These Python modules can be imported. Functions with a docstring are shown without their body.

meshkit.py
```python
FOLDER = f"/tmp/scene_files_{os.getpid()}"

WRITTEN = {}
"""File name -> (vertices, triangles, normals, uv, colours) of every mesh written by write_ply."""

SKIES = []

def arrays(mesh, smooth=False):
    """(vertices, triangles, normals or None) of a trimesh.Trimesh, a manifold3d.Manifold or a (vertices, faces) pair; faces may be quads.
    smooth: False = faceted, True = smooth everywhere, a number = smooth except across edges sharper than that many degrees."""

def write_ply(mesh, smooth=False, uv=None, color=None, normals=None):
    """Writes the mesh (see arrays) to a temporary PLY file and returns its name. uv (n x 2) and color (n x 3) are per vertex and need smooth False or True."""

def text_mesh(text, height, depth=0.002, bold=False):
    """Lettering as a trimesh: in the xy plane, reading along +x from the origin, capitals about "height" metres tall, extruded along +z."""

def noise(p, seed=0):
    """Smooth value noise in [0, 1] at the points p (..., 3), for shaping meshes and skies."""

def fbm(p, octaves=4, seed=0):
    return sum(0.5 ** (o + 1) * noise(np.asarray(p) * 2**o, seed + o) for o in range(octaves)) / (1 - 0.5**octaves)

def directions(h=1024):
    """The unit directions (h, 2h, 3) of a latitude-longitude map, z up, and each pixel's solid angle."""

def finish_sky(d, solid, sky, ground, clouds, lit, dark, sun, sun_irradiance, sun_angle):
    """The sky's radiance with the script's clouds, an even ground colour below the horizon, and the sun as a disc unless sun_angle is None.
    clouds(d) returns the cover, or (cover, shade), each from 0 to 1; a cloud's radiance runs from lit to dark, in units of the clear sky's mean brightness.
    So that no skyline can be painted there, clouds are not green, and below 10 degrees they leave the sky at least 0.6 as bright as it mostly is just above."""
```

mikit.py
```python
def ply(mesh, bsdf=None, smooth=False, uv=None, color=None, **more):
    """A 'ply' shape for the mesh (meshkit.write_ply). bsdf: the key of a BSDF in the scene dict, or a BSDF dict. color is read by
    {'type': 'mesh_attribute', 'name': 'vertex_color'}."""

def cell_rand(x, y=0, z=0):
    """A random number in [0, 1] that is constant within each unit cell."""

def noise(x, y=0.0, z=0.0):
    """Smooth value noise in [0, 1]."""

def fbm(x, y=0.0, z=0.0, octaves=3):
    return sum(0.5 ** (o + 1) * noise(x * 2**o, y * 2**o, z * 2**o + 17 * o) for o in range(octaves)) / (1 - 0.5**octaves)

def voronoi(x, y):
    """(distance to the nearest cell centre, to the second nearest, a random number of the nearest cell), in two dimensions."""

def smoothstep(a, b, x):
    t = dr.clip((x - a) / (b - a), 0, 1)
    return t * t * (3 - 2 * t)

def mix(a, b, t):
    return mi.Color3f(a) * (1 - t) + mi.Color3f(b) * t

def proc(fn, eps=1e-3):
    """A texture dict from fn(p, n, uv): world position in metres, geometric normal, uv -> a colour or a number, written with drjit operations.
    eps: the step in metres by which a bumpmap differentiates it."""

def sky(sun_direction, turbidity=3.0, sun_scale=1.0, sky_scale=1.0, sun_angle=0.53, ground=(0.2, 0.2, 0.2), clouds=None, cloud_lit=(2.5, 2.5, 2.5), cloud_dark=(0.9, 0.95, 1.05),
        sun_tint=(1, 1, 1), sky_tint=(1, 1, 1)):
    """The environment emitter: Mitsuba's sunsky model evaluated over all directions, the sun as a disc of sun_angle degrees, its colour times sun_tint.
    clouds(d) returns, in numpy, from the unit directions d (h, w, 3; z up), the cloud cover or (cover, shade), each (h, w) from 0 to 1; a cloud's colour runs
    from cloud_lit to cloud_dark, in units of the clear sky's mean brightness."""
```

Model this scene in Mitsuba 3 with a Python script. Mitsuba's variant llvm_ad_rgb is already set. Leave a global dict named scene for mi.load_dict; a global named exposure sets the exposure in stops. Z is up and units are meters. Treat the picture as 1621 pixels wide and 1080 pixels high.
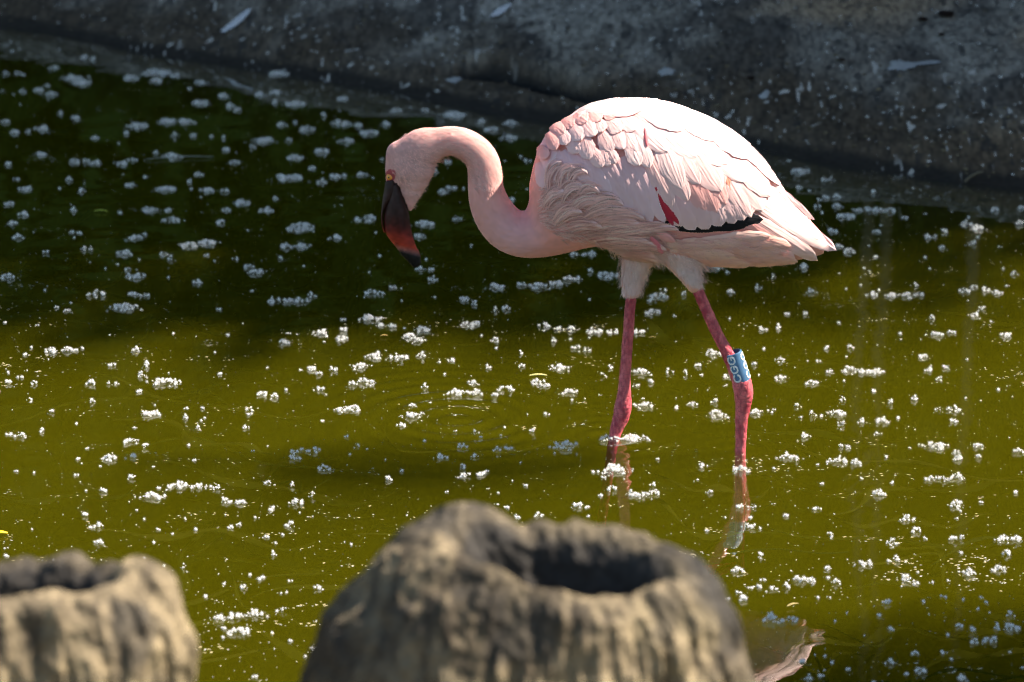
import math, numpy as np, trimesh, drjit as dr, mitsuba as mi, mikit, meshkit
from scipy.interpolate import PchipInterpolator, CubicSpline
from mikit import noise, fbm, smoothstep, mix, proc, voronoi
T = mi.ScalarTransform4f
scene, labels = {}, {}

# ------------------------------------------------------------------ camera, sky, exposure
CAM_H, PITCH, FOV = 1.6, math.radians(16.0), 19.0
scene['camera'] = {'type': 'thinlens', 'fov': FOV, 'aperture_radius': 0.0090, 'focus_distance': 5.10, 'far_clip': 400.0, 'near_clip': 0.05,
                   'to_world': T().look_at([0, 0, CAM_H], [0, math.cos(PITCH), CAM_H - math.sin(PITCH)], [0, 0, 1])}
SUN = [0.66, 0.09, 0.74]
scene['daylight'] = mikit.sky(SUN, turbidity=3.0, sky_scale=0.64, sky_tint=(1.12, 1.0, 0.84), sun_tint=(0.94, 1.0, 1.15), ground=(0.12, 0.12, 0.10))
exposure = 3.2

# the photograph's pixels (1621 x 1080) -> points of the place
FPX = 810.5 / math.tan(math.radians(FOV / 2))
EYE = np.array([0, 0, CAM_H])
FW, UP = np.array([0, math.cos(PITCH), -math.sin(PITCH)]), np.array([0, math.sin(PITCH), math.cos(PITCH)])
def rays(px, py):
    px, py = np.broadcast_arrays(np.asarray(px, float), np.asarray(py, float))
    return FW + np.stack([(px - 810.5) / FPX, px * 0, px * 0], -1) - ((py - 540) / FPX)[..., None] * UP
def at_y(px, py, Y):
    d = rays(px, py); return EYE + d * (np.asarray(Y) / d[..., 1])[..., None]
def on_z(px, py, z=0.0):
    d = rays(px, py); return EYE + d * ((z - CAM_H) / d[..., 2])[..., None]
def to_px(p):
    q = np.asarray(p) - EYE; w = q @ FW
    return 810.5 + q[..., 0] / w * FPX, 540 - (q @ UP) / w * FPX

# ------------------------------------------------------------------ helpers
def numbered(key, table):
    if key not in table: return key
    k = 1
    while f'{key}_{k:03d}' in table: k += 1
    return f'{key}_{k:03d}'
TAKEN = {}
def put(key, mesh, bsdf, smooth=True, label=None, cat=None, group=None, kind=None, **more):
    key = numbered(key, TAKEN); TAKEN[key] = 1
    scene[key] = mikit.ply(mesh, bsdf, smooth=smooth, **more)
    tag(key, label, cat, group, kind)
    return key
def tag(key, label=None, cat=None, group=None, kind=None):
    TAKEN[key] = 1
    d = {k: v for k, v in (('label', label), ('category', cat), ('group', group), ('kind', kind)) if v}
    if d: labels[key] = d
def thing(name, label, cat, group=None):
    key = numbered(name, TAKEN); tag(key, label, cat, group); return key
def quads(nu, nv, wrap=False):
    i = np.arange(nu * nv).reshape(nu, nv)
    if wrap: i = np.concatenate([i, i[:, :1]], 1)
    q = np.stack([i[:-1, :-1], i[:-1, 1:], i[1:, 1:], i[1:, :-1]], -1).reshape(-1, 4)
    return np.vstack([q[:, [0, 1, 2]], q[:, [0, 2, 3]]])
def join(parts):
    """[(v, f)] -> (v, f)"""
    vs, fs, n = [], [], 0
    for v, f in parts: vs.append(v); fs.append(f + n); n += len(v)
    return np.vstack(vs), np.vstack(fs)
def tube(pts, rad, n=16, sub=6, cap=True, flat=1.0):
    """A tapered tube through pts; flat squeezes it along y."""
    pts, rad = np.asarray(pts, float), np.asarray(rad, float)
    t = np.arange(len(pts)); tt = np.linspace(0, len(pts) - 1, (len(pts) - 1) * sub + 1)
    c = PchipInterpolator(t, pts)(tt) if len(pts) > 2 else pts[0] + (pts[1] - pts[0]) * tt[:, None]
    r = PchipInterpolator(t, rad)(tt) if len(pts) > 2 else rad[0] + (rad[1] - rad[0]) * tt
    tan = np.gradient(c, axis=0); tan /= np.linalg.norm(tan, axis=1, keepdims=True) + 1e-12
    ref = np.array([0, 1, 0.0]) if abs(tan[:, 1]).mean() < 0.8 else np.array([1, 0, 0.0])
    a = np.cross(tan, ref); a /= np.linalg.norm(a, axis=1, keepdims=True)
    b = np.cross(a, tan)
    ang = np.arange(n) * 2 * np.pi / n
    v = (c[:, None] + r[:, None, None] * (np.cos(ang)[None, :, None] * a[:, None] + flat * np.sin(ang)[None, :, None] * b[:, None])).reshape(-1, 3)
    f = quads(len(c), n, True)
    if cap:
        m = len(v); v = np.vstack([v, c[:1] - tan[:1] * r[0] * .4, c[-1:] + tan[-1:] * r[-1] * .4])
        k = np.arange(n); k2 = (k + 1) % n; e = (len(c) - 1) * n
        f = np.vstack([f, np.stack([k, np.full(n, m), k2], 1)[:, [0, 1, 2]], np.stack([e + k, e + k2, np.full(n, m + 1)], 1)])
    return v, f
def surface_nets(F, lo, h):
    """The zero surface of the field F (negative inside) on a grid."""
    S = F < 0
    c = [S[a:F.shape[0] - 1 + a, b:F.shape[1] - 1 + b, d:F.shape[2] - 1 + d] for a in (0, 1) for b in (0, 1) for d in (0, 1)]
    n = sum(x.astype(int) for x in c); act = (n > 0) & (n < 8)
    idx = -np.ones(act.shape, int); I = np.argwhere(act); idx[act] = np.arange(len(I))
    P, W = np.zeros((len(I), 3)), np.zeros(len(I))
    off = np.array([[a, b, d] for a in (0, 1) for b in (0, 1) for d in (0, 1)])
    for i in range(8):
        for j in range(i + 1, 8):
            if np.abs(off[i] - off[j]).sum() != 1: continue
            A, B = F[tuple((I + off[i]).T)], F[tuple((I + off[j]).T)]
            m = (A < 0) != (B < 0); t = np.where(m, A / np.where(m, A - B, 1), 0)
            P += np.where(m[:, None], I + off[i] + t[:, None] * (off[j] - off[i]), 0); W += m
    V = lo + h * P / W[:, None]
    fs = []
    for ax in range(3):
        s0 = [slice(1, -1)] * 3; s1 = [slice(1, -1)] * 3
        s0[ax] = slice(0, -1); s1[ax] = slice(1, None)
        A, B = S[tuple(s0)], S[tuple(s1)]
        E = np.argwhere(A != B); sg = A[A != B]
        base = E + 1; base[:, ax] -= 1
        u, w = (ax + 1) % 3, (ax + 2) % 3
        def cell(du, dw):
            k = base.copy(); k[:, u] += du; k[:, w] += dw; return idx[tuple(k.T)]
        q = np.stack([cell(-1, -1), cell(0, -1), cell(0, 0), cell(-1, 0)], 1)
        q = np.where(sg[:, None], q, q[:, ::-1]); fs.append(q[:, [0, 1, 2]]); fs.append(q[:, [0, 2, 3]])
    return V, np.vstack(fs)
def rgb(*c): return {'type': 'rgb', 'value': list(map(float, c))}
def two(b): return {'type': 'twosided', 'b': b}
VC = {'type': 'mesh_attribute', 'name': 'vertex_color'}

# ------------------------------------------------------------------ materials
def m_bank(p, n, uv):
    x, y = p.x, p.y
    big = fbm(x * 1.3 + 5, y * 1.3, 0, 4); mid = fbm(x * 9, y * 7, 3, 4); fine = noise(x * 150, y * 62, p.z * 60); fine2 = fbm(x * 62, y * 26, 7, 2)
    c = mix((0.135, 0.122, 0.102), (0.225, 0.205, 0.172), smoothstep(.33, .72, big * .5 + mid * .5))
    c = mix(c, (0.26, 0.185, 0.11), smoothstep(.50, .66, fbm(x * 1.1 + 40, y * 1.6, 9, 4)) * .75)
    c = mix(c, (0.045, 0.040, 0.035), smoothstep(.55, .66, fbm(x * 5 + 20, y * 3.6, 2, 5)) * .75)
    wet = 1 - smoothstep(.05, .20, p.z + (mid - .5) * .13 + (big - .5) * .12)
    c = mix(c, (0.050, 0.036, 0.021), wet * .9)
    c = c * (0.46 + .68 * smoothstep(.15, .85, fine) + .48 * smoothstep(.2, .8, fine2))
    pit = smoothstep(.74, .84, noise(x * 62 + 3, y * 30, 1)) * smoothstep(.35, .6, mid)
    c = mix(c, (.02, .02, .02), pit * .7)
    speck = smoothstep(.84, .92, noise(x * 95, y * 45, 11)) * smoothstep(.42, .6, fbm(x * 3, y * 3, 30, 3))
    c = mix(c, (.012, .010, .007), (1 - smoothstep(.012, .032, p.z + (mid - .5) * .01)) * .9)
    near = mi.Float(9.0)                                  # shade inside the crack, painted in as near-black
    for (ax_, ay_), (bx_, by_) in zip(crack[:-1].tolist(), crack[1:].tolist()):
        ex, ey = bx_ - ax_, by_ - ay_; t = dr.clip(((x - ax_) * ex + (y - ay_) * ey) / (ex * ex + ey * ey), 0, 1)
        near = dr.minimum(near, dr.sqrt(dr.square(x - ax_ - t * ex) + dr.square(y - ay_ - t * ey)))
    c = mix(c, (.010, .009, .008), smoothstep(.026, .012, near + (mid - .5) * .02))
    return mix(c, (.5, .48, .44), speck * .8)
def m_bank_h(p, n, uv):
    return fbm(p.x * 45, p.y * 30, p.z * 45, 4) * .6 + noise(p.x * 160, p.y * 80, p.z * 160) * .3
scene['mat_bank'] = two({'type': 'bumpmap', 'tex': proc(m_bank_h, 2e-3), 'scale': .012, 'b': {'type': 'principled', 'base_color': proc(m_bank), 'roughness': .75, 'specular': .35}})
def m_stone(p, n, uv):
    x, y, z = p.x, p.y, p.z
    big = fbm(x * 9, y * 9, z * 9 + 4, 4); streak = fbm(x * 110, y * 60, z * 24, 4); fine = noise(x * 300, y * 300, z * 300)
    c = mix((0.060, 0.049, 0.034), (0.29, 0.232, 0.142), smoothstep(.32, .64, big * .45 + streak * .55))
    c = mix(c, (0.27, 0.22, 0.12), smoothstep(.55, .72, fbm(x * 14 + 9, y * 14, z * 14, 3)) * .5)
    c = mix(c, (0.045, 0.042, 0.036), smoothstep(.53, .66, fbm(x * 16 + 30, y * 16, z * 9, 4)) * .75)
    c = mix(c, (0.036, 0.035, 0.034), uv.y * .95)                                    # shade of the hollow painted in; lip, flanks and back darker too
    c = mix(c, (.5, .52, .5), smoothstep(.86, .92, noise(x * 34, y * 26, z * 26)) * .6)
    return c * (.6 + .7 * fine)
def m_stone_h(p, n, uv): return fbm(p.x * 90, p.y * 90, p.z * 45, 4)
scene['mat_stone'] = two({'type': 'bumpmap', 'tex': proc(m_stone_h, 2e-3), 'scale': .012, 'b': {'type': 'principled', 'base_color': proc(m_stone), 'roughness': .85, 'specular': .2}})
def m_shore(p, n, uv):
    return mix((.06, .05, .035), (.2, .17, .11), fbm(p.x * 12, p.y * 12, 0, 5)) * (.6 + .6 * noise(p.x * 150, p.y * 150, 0))
scene['mat_shore'] = two({'type': 'diffuse', 'reflectance': proc(m_shore)})
def m_skin_h(p, n, uv):
    return noise(p.x * 520, p.y * 520, p.z * 190) * .6 + noise(p.x * 210 + 9, p.y * 210, p.z * 120) * .6
scene['mat_plumage'] = two({'type': 'bumpmap', 'tex': proc(m_skin_h, 6e-4), 'scale': .0035, 'b': {'type': 'principled', 'base_color': VC, 'roughness': .75, 'specular': .15, 'sheen': .5, 'sheen_tint': .5}})
def m_barb(p, n, uv):
    s = dr.abs(uv.y - .5)
    w = noise(uv.x * 9 - s * 16, uv.y * 38, dr.floor(uv.x * .01)) * .65 + noise(uv.x * 4 - s * 9, uv.y * 13, 5) * .8
    return w + dr.exp(-s * s * 900) * .5
scene['mat_feather'] = two({'type': 'bumpmap', 'tex': proc(m_barb, 8e-4), 'scale': .0006, 'b': {'type': 'principled', 'base_color': VC, 'roughness': .6, 'specular': .2, 'sheen': .4, 'sheen_tint': .5}})
scene['mat_down'] = two({'type': 'diffuse', 'reflectance': VC})
def m_leg(p, n, uv):
    a = noise(p.x * 300, p.y * 300, p.z * 110); b = fbm(p.x * 60, p.y * 60, p.z * 25, 3)
    v = voronoi(uv.x * 9, uv.y)
    c = mix((0.40, 0.035, 0.065), (0.72, 0.16, 0.18), smoothstep(.3, .7, b * .6 + a * .4))
    return mix(c, (.26, .05, .06), smoothstep(.12, .02, v[1] - v[0]) * .55)
def m_leg_h(p, n, uv):
    v = voronoi(uv.x * 9, uv.y)
    return smoothstep(.0, .2, v[1] - v[0]) + .5 * noise(p.x * 420, p.y * 420, p.z * 160)
scene['mat_leg'] = two({'type': 'bumpmap', 'tex': proc(m_leg_h, 8e-4), 'scale': .0011, 'b': {'type': 'principled', 'base_color': proc(m_leg), 'roughness': .30, 'specular': .6}})
def m_bill_h(p, n, uv): return noise(p.x * 260, p.y * 260, p.z * 130) * .6 + noise(p.x * 700, p.y * 700, p.z * 700) * .3
scene['mat_bill'] = two({'type': 'bumpmap', 'tex': proc(m_bill_h, 8e-4), 'scale': .0009, 'b': {'type': 'principled', 'base_color': VC, 'roughness': .45, 'specular': .25}})
scene['mat_eye'] = two({'type': 'principled', 'base_color': VC, 'roughness': .12, 'specular': .6, 'clearcoat': 1.0})
def m_band(p, n, uv): return mix((0.060, 0.15, 0.29), (0.11, 0.25, 0.42), fbm(p.x * 120, p.y * 120, p.z * 120, 3))
scene['mat_band'] = two({'type': 'principled', 'base_color': proc(m_band), 'roughness': .35, 'specular': .5})
scene['mat_letter'] = two({'type': 'diffuse', 'reflectance': rgb(.78, .80, .80)})
scene['mat_fluff'] = two({'type': 'diffuse', 'reflectance': rgb(.84, .84, .82)})
scene['mat_husk'] = two({'type': 'diffuse', 'reflectance': VC})
def m_leaf(p, n, uv):
    return mix((0.018, 0.040, 0.010), (0.055, 0.095, 0.022), fbm(p.x * 1.7, p.y * 1.7, p.z * 1.7, 3) * .7 + .3 * noise(p.x * 14, p.y * 14, p.z * 14))
scene['mat_leaf'] = two({'type': 'diffuse', 'reflectance': proc(m_leaf)})
def m_bark(p, n, uv): return mix((.05, .04, .03), (.16, .13, .1), fbm(p.x * 25, p.y * 25, p.z * 6, 4))
scene['mat_bark'] = two({'type': 'diffuse', 'reflectance': proc(m_bark)})
def m_pale(p, n, uv): return mix((.07, .065, .045), (.17, .15, .11), fbm(p.x * 25, p.y * 25, p.z * 8, 4))
scene['mat_stem'] = two({'type': 'diffuse', 'reflectance': proc(m_pale)})
scene['mat_petal'] = two({'type': 'principled', 'base_color': rgb(.85, .62, .01), 'roughness': .5})

# ------------------------------------------------------------------ the pond
rng = np.random.default_rng(7)
XW, YW = np.linspace(-3.4, 3.4, 560), np.concatenate([np.linspace(3.0, 7.0, 420), np.linspace(7.02, 11.5, 160)])
X, Y = np.meshgrid(XW, YW)
def ring(cx, cy, amp, wl, decay, start=.0):
    r = np.hypot(X - cx, Y - cy); return amp * np.sin(2 * np.pi * r / wl) * np.exp(-r / decay) * np.clip((r - start) / .03, 0, 1)
def wavy(s, kx, ky, seed): return meshkit.fbm(np.stack([X * kx, Y * ky, X * 0 + seed], -1), 3, seed) - .5
rip = on_z(722, 662)
Z = ring(rip[0], rip[1], .0042, .046, .13) + ring(*on_z(968, 695)[:2], .0020, .038, .10) + ring(*on_z(1172, 718)[:2], .0008, .038, .10)
Z += .0018 * wavy(1, 1.2, 3.2, 3) + .00075 * wavy(1, 5, 10, 5) + .00020 * wavy(1, 15, 34, 8)
nx, ny = len(XW), len(YW)
V = np.stack([X, Y, Z], -1).reshape(-1, 3); I = np.arange(nx * ny).reshape(ny, nx)
per = np.concatenate([I[0, :], I[1:, -1], I[-1, -2::-1], I[-2:0:-1, 0]]); m = len(per); n0 = len(V); k = np.arange(m); k2 = (k + 1) % m
low = V[per].copy(); low[:, 2] = -1.2
F = np.vstack([quads(ny, nx), np.stack([per[k], n0 + k, n0 + k2], 1), np.stack([per[k], n0 + k2, per[k2]], 1), np.stack([n0 + k2, n0 + k, np.full(m, n0 + m)], 1)])
put('pond_water', trimesh.Trimesh(np.vstack([V, low, [[0, 7, -1.2]]]), F, process=False), {'type': 'thindielectric', 'int_ior': 1.33}, smooth=40, kind='structure',
    label='murky olive green pond water with gentle ripples', interior={'type': 'homogeneous', 'albedo': rgb(.182, .174, .004), 'sigma_t': 4.2})

# ------------------------------------------------------------------ the far bank
WL = np.array([(-700, -60), (-300, -10), (0, 40), (67, 48), (143, 64), (230, 82), (300, 90), (360, 100), (467, 117), (540, 128), (607, 140), (690, 160), (773, 177), (873, 192), (1000, 207), (1120, 224), (1230, 240),
               (1313, 257), (1413, 270), (1513, 287), (1620, 297), (1900, 330), (2300, 380)], float)
wl = on_z(WL[:, 0], WL[:, 1])[:, :2]
def shore(q):
    """Signed distance inland from the waterline of the far bank, for plan points q (..., 2)."""
    q = np.asarray(q); best = np.full(q.shape[:-1], 1e9); sign = np.ones(q.shape[:-1])
    for a, b in zip(wl[:-1], wl[1:]):
        e = b - a; w = q - a; t = np.clip((w @ e) / (e @ e), 0, 1); d = np.linalg.norm(w - t[..., None] * e, axis=-1)
        s = np.sign(e[0] * w[..., 1] - e[1] * w[..., 0]); m = d < best
        best = np.where(m, d, best); sign = np.where(m, s, sign)
    return best * sign
def bank_base(q):
    d = shore(q)
    dp = np.maximum(d, 0)
    D = np.array([0, .04, .12, .3, .5, .9, 1.6, 3, 6, 12]); Zp = np.array([.004, .034, .068, .150, .212, .300, .41, .58, .82, 1.1])
    z = PchipInterpolator(D, Zp)(np.minimum(dp, 12)) + np.minimum(d, 0) * .55
    p3 = np.concatenate([q, q[..., :1] * 0], -1); w = np.clip(dp / .12, .12, 1)
    z = z + w * ((meshkit.fbm(p3 * 1.7, 3, 4) - .5) * .07 + (meshkit.fbm(p3 * [7, 6, 1], 4, 6) - .5) * .028 + (meshkit.fbm(p3 * 34, 3, 9) - .5) * .010)
    return z
def bank_z(q):
    z = bank_base(q); best = np.full(q.shape[:-1], 9.0); side = np.zeros(q.shape[:-1])
    for a, b in zip(crack[:-1], crack[1:]):
        e = b - a; v = q - a; t = np.clip((v @ e) / (e @ e), 0, 1); dd = np.linalg.norm(v - t[..., None] * e, axis=-1)
        m = dd < best; best = np.where(m, dd, best); side = np.where(m, np.sign(e[0] * v[..., 1] - e[1] * v[..., 0]), side)
    z = z - .10 * np.exp(-(best / .020) ** 2) + .035 * np.exp(-best / .14) * (side > 0)
    return z
def on_bank(px, py, lift=0.0, field=None):
    """Where the view through the pixels meets the bank, by stepping along each ray."""
    field = field or bank_z
    px, py = np.atleast_1d(np.asarray(px, float)), np.atleast_1d(np.asarray(py, float)); one = len(px) == 1
    Ys = np.linspace(5.5, 16, 260); d = rays(px, py); P = EYE + d[:, None] * (Ys[None, :, None] / d[:, 1][:, None, None])
    zb = np.stack([np.interp(Ys, Ys[::2], field(p[::2, :2])) for p in P]); g = P[..., 2] - zb; k = np.clip(np.argmax(g < 0, 1), 1, 259); r = np.arange(len(px))
    t = g[r, k - 1] / (g[r, k - 1] - g[r, k] + 1e-12); out = P[r, k - 1] + np.clip(t, 0, 1)[:, None] * (P[r, k] - P[r, k - 1]); out[:, 2] = field(out[:, :2]) + lift
    return out[0] if one else out
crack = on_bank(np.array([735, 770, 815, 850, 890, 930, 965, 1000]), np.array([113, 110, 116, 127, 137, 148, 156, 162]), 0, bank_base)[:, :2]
gx = np.concatenate([np.linspace(-14, -2.6, 60), np.linspace(-2.55, 2.6, 520), np.linspace(2.7, 14, 60)])
gy = np.concatenate([np.linspace(3.5, 6.0, 60), np.linspace(6.03, 10.6, 480), np.linspace(10.7, 24, 70)])
BX, BY = np.meshgrid(gx, gy); q = np.stack([BX, BY], -1); dsh = shore(q)
bz = bank_z(q)
v = np.stack([BX, BY, bz], -1).reshape(-1, 3); f = quads(len(gy), len(gx)); f = f[(dsh.reshape(-1)[f] > -.8).any(1)]
bank = trimesh.Trimesh(v, f, process=False); bank.remove_unreferenced_vertices()
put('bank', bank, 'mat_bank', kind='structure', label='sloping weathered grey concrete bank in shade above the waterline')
# the near shore that carries the stones, and the bottom of the pond
sx, sy = np.meshgrid(np.linspace(-4, 4, 160), np.linspace(-3, 3.75, 120)); p3 = np.stack([sx, sy, sx * 0], -1)
sz = np.interp(sy, [-3, 2.4, 3.1, 3.5, 3.75], [.06, .05, .03, -.02, -.3]) + (meshkit.fbm(p3 * 3, 4, 2) - .5) * .05
put('near_shore', (np.stack([sx, sy, sz], -1).reshape(-1, 3), quads(120, 160)), 'mat_shore', kind='structure', label='earthy near shore under the hollow stones')
put('ground', (np.array([[-150, -150, -1.3], [150, -150, -1.3], [150, 150, -1.3], [-150, 150, -1.3]], float), np.array([[0, 1, 2], [0, 2, 3]])), 'mat_shore', smooth=False, kind='structure', label='ground far around the pond')

# ------------------------------------------------------------------ the hollow stones
def stone(c, R0, R1, H, tilt, seed, lean, label, flank, squash=.62):
    na, npf = 420, 330
    # profile: outside up, over the lip, down into the hollow
    prof = np.array([(R0 * 1.25, -.06), (R0 * 1.2, .0), (R0 * 1.12, H - .40), (R0 * .95, H - .15), (R1 * 1.2, H - .075), (R1 * 1.1, H - .030), (R1 * .98, H - .007), (R1 * .84, H + .002), (R1 * .70, H - .006),
                     (R1 * .57, H - .026), (R1 * .49, H - .065), (R1 * .40, H - .10), (R1 * .22, H - .125), (0.002, H - .13)])
    L = np.concatenate([[0], np.cumsum(np.linalg.norm(np.diff(prof, axis=0), axis=1))])
    s = np.linspace(0, L[-1], npf); pr = PchipInterpolator(L, prof)(s)
    a = np.arange(na) * 2 * np.pi / na; A, _ = np.meshgrid(a, s)
    r, z = pr[:, :1] * np.ones_like(A), pr[:, 1:] * np.ones_like(A)
    outside = (s < L[6])[:, None]
    dirv = np.stack([np.cos(A), np.sin(A), A * 0], -1)
    lump = meshkit.fbm(np.concatenate([dirv[..., :2] * 1.3, z[..., None] * 3], -1), 3, seed) - .5
    r = r * (1 + .20 * lump)
    r = r * (1 + lean * np.clip(-np.cos(A), 0, 1) * np.clip((H - z) / .075, 0, 1))        # the left flank leans out
    z = z + np.clip(1 - (H - z) / .2, 0, 1) * (tilt[0] * np.cos(A) + tilt[1] * np.sin(A)) * np.clip(r / R1, 0, 1.2) + np.clip(1 - (H - z) / .2, 0, 1) * (meshkit.fbm(dirv * 1.8, 3, seed + 5) - .5) * .048
    P = np.stack([r * np.cos(A), r * np.sin(A) * squash, z], -1)
    g = meshkit.fbm(np.concatenate([dirv[..., :2] * 17, z[..., None] * 13], -1), 3, seed + 1) - .5
    groove = np.clip(meshkit.fbm(np.concatenate([dirv[..., :2] * 14, z[..., None] * 6], -1), 2, seed + 2) - .50, 0, 1)
    rough = meshkit.fbm(P * 32, 4, seed + 3) - .5
    disp = rough * .014 + outside * (g * .011 - groove * .032 * np.clip((H - .03 - z) / .04, 0, 1))
    P = P + dirv * disp[..., None] * np.clip(r / .03, 0, 1)[..., None]; P[..., 2] += rough * .008
    v = P.reshape(-1, 3) + c; f = quads(npf, na, True)
    inner = np.clip((s - L[8] + .008) / .035, 0, 1)[:, None] * np.ones_like(A)  # mask for the painted shade of the hollow
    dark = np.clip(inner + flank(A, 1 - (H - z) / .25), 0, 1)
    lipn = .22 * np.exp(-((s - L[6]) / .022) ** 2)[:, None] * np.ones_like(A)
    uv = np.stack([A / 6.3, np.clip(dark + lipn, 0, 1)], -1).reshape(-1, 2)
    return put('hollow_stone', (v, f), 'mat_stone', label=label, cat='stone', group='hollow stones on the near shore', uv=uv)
big_c = at_y(884, 876, 2.5); H1 = big_c[2]
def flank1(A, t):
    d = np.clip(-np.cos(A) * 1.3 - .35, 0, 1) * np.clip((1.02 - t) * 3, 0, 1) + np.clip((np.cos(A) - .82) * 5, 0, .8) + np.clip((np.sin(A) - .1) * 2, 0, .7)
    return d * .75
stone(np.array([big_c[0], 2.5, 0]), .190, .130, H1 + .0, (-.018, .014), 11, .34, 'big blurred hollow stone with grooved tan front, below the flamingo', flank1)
lc = at_y(22, 906, 2.45); H2 = lc[2]
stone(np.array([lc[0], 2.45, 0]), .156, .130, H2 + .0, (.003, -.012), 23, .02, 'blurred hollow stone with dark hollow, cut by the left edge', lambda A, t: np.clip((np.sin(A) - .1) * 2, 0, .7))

# ------------------------------------------------------------------ the flamingo: one continuous body
YB = at_y(1070, 700, 1.0)[1] * 0 + 4.945
K = np.linalg.norm(at_y(900, 300, YB) - at_y(901, 300, YB))           # metres per pixel on the bird
def B(px, py, dy=0.0): return at_y(px, py, YB + dy)
st = np.array([(838, 292, 330, .012), (844, 262, 352, .038), (852, 236, 372, .054), (870, 209, 386, .072), (900, 190, 387, .088), (940, 171, 388, .099), (990, 163, 405, .106), (1040, 166, 413, .107), (1090, 181, 416, .102),
               (1140, 205, 419, .093), (1185, 239, 420, .080), (1215, 276, 418, .066), (1240, 313, 415, .050), (1270, 344, 411, .034), (1290, 360, 407, .022), (1306, 384, 402, .010)], float)
bx = B(st[:, 0], 300)[:, 0]; bt = B(st[:, 0], st[:, 1])[:, 2]; bb = B(st[:, 0], st[:, 2])[:, 2]
zc_f, hh_f, ww_f = PchipInterpolator(bx, (bt + bb) / 2), PchipInterpolator(bx, (bt - bb) / 2 * .975), PchipInterpolator(bx, st[:, 3])
neck = [(668, 236, 31, .72), (700, 224.5, 23.5, .9), (730, 226, 24, .95), (756, 243, 25.5, .95), (767, 268, 27, .95), (769, 298, 28.5, .95), (778, 330, 32.5, .95), (800, 360, 35.5, .95), (832, 372, 36.5, 1.0), (868, 364, 42, 1.1), (905, 345, 50, 1.2)]
head = [(672, 233, 29, .72), (655, 246, 33, .66), (653, 262, 36, .62), (654, 280, 27, .62), (652, 300, 18.5, .6), (650.5, 317, 10.5, .55), (649.5, 331, 4.5, .5)]
brow = [(634, 246, 24, .6), (626, 268, 17, .6), (622, 283, 12, .6)]
thigh_far = [(1020, 385, 34, 1.0), (1006, 420, 23, 1.0), (1000, 445, 17.5, 1.0), (999, 464, 14.5, 1.0)]
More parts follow.
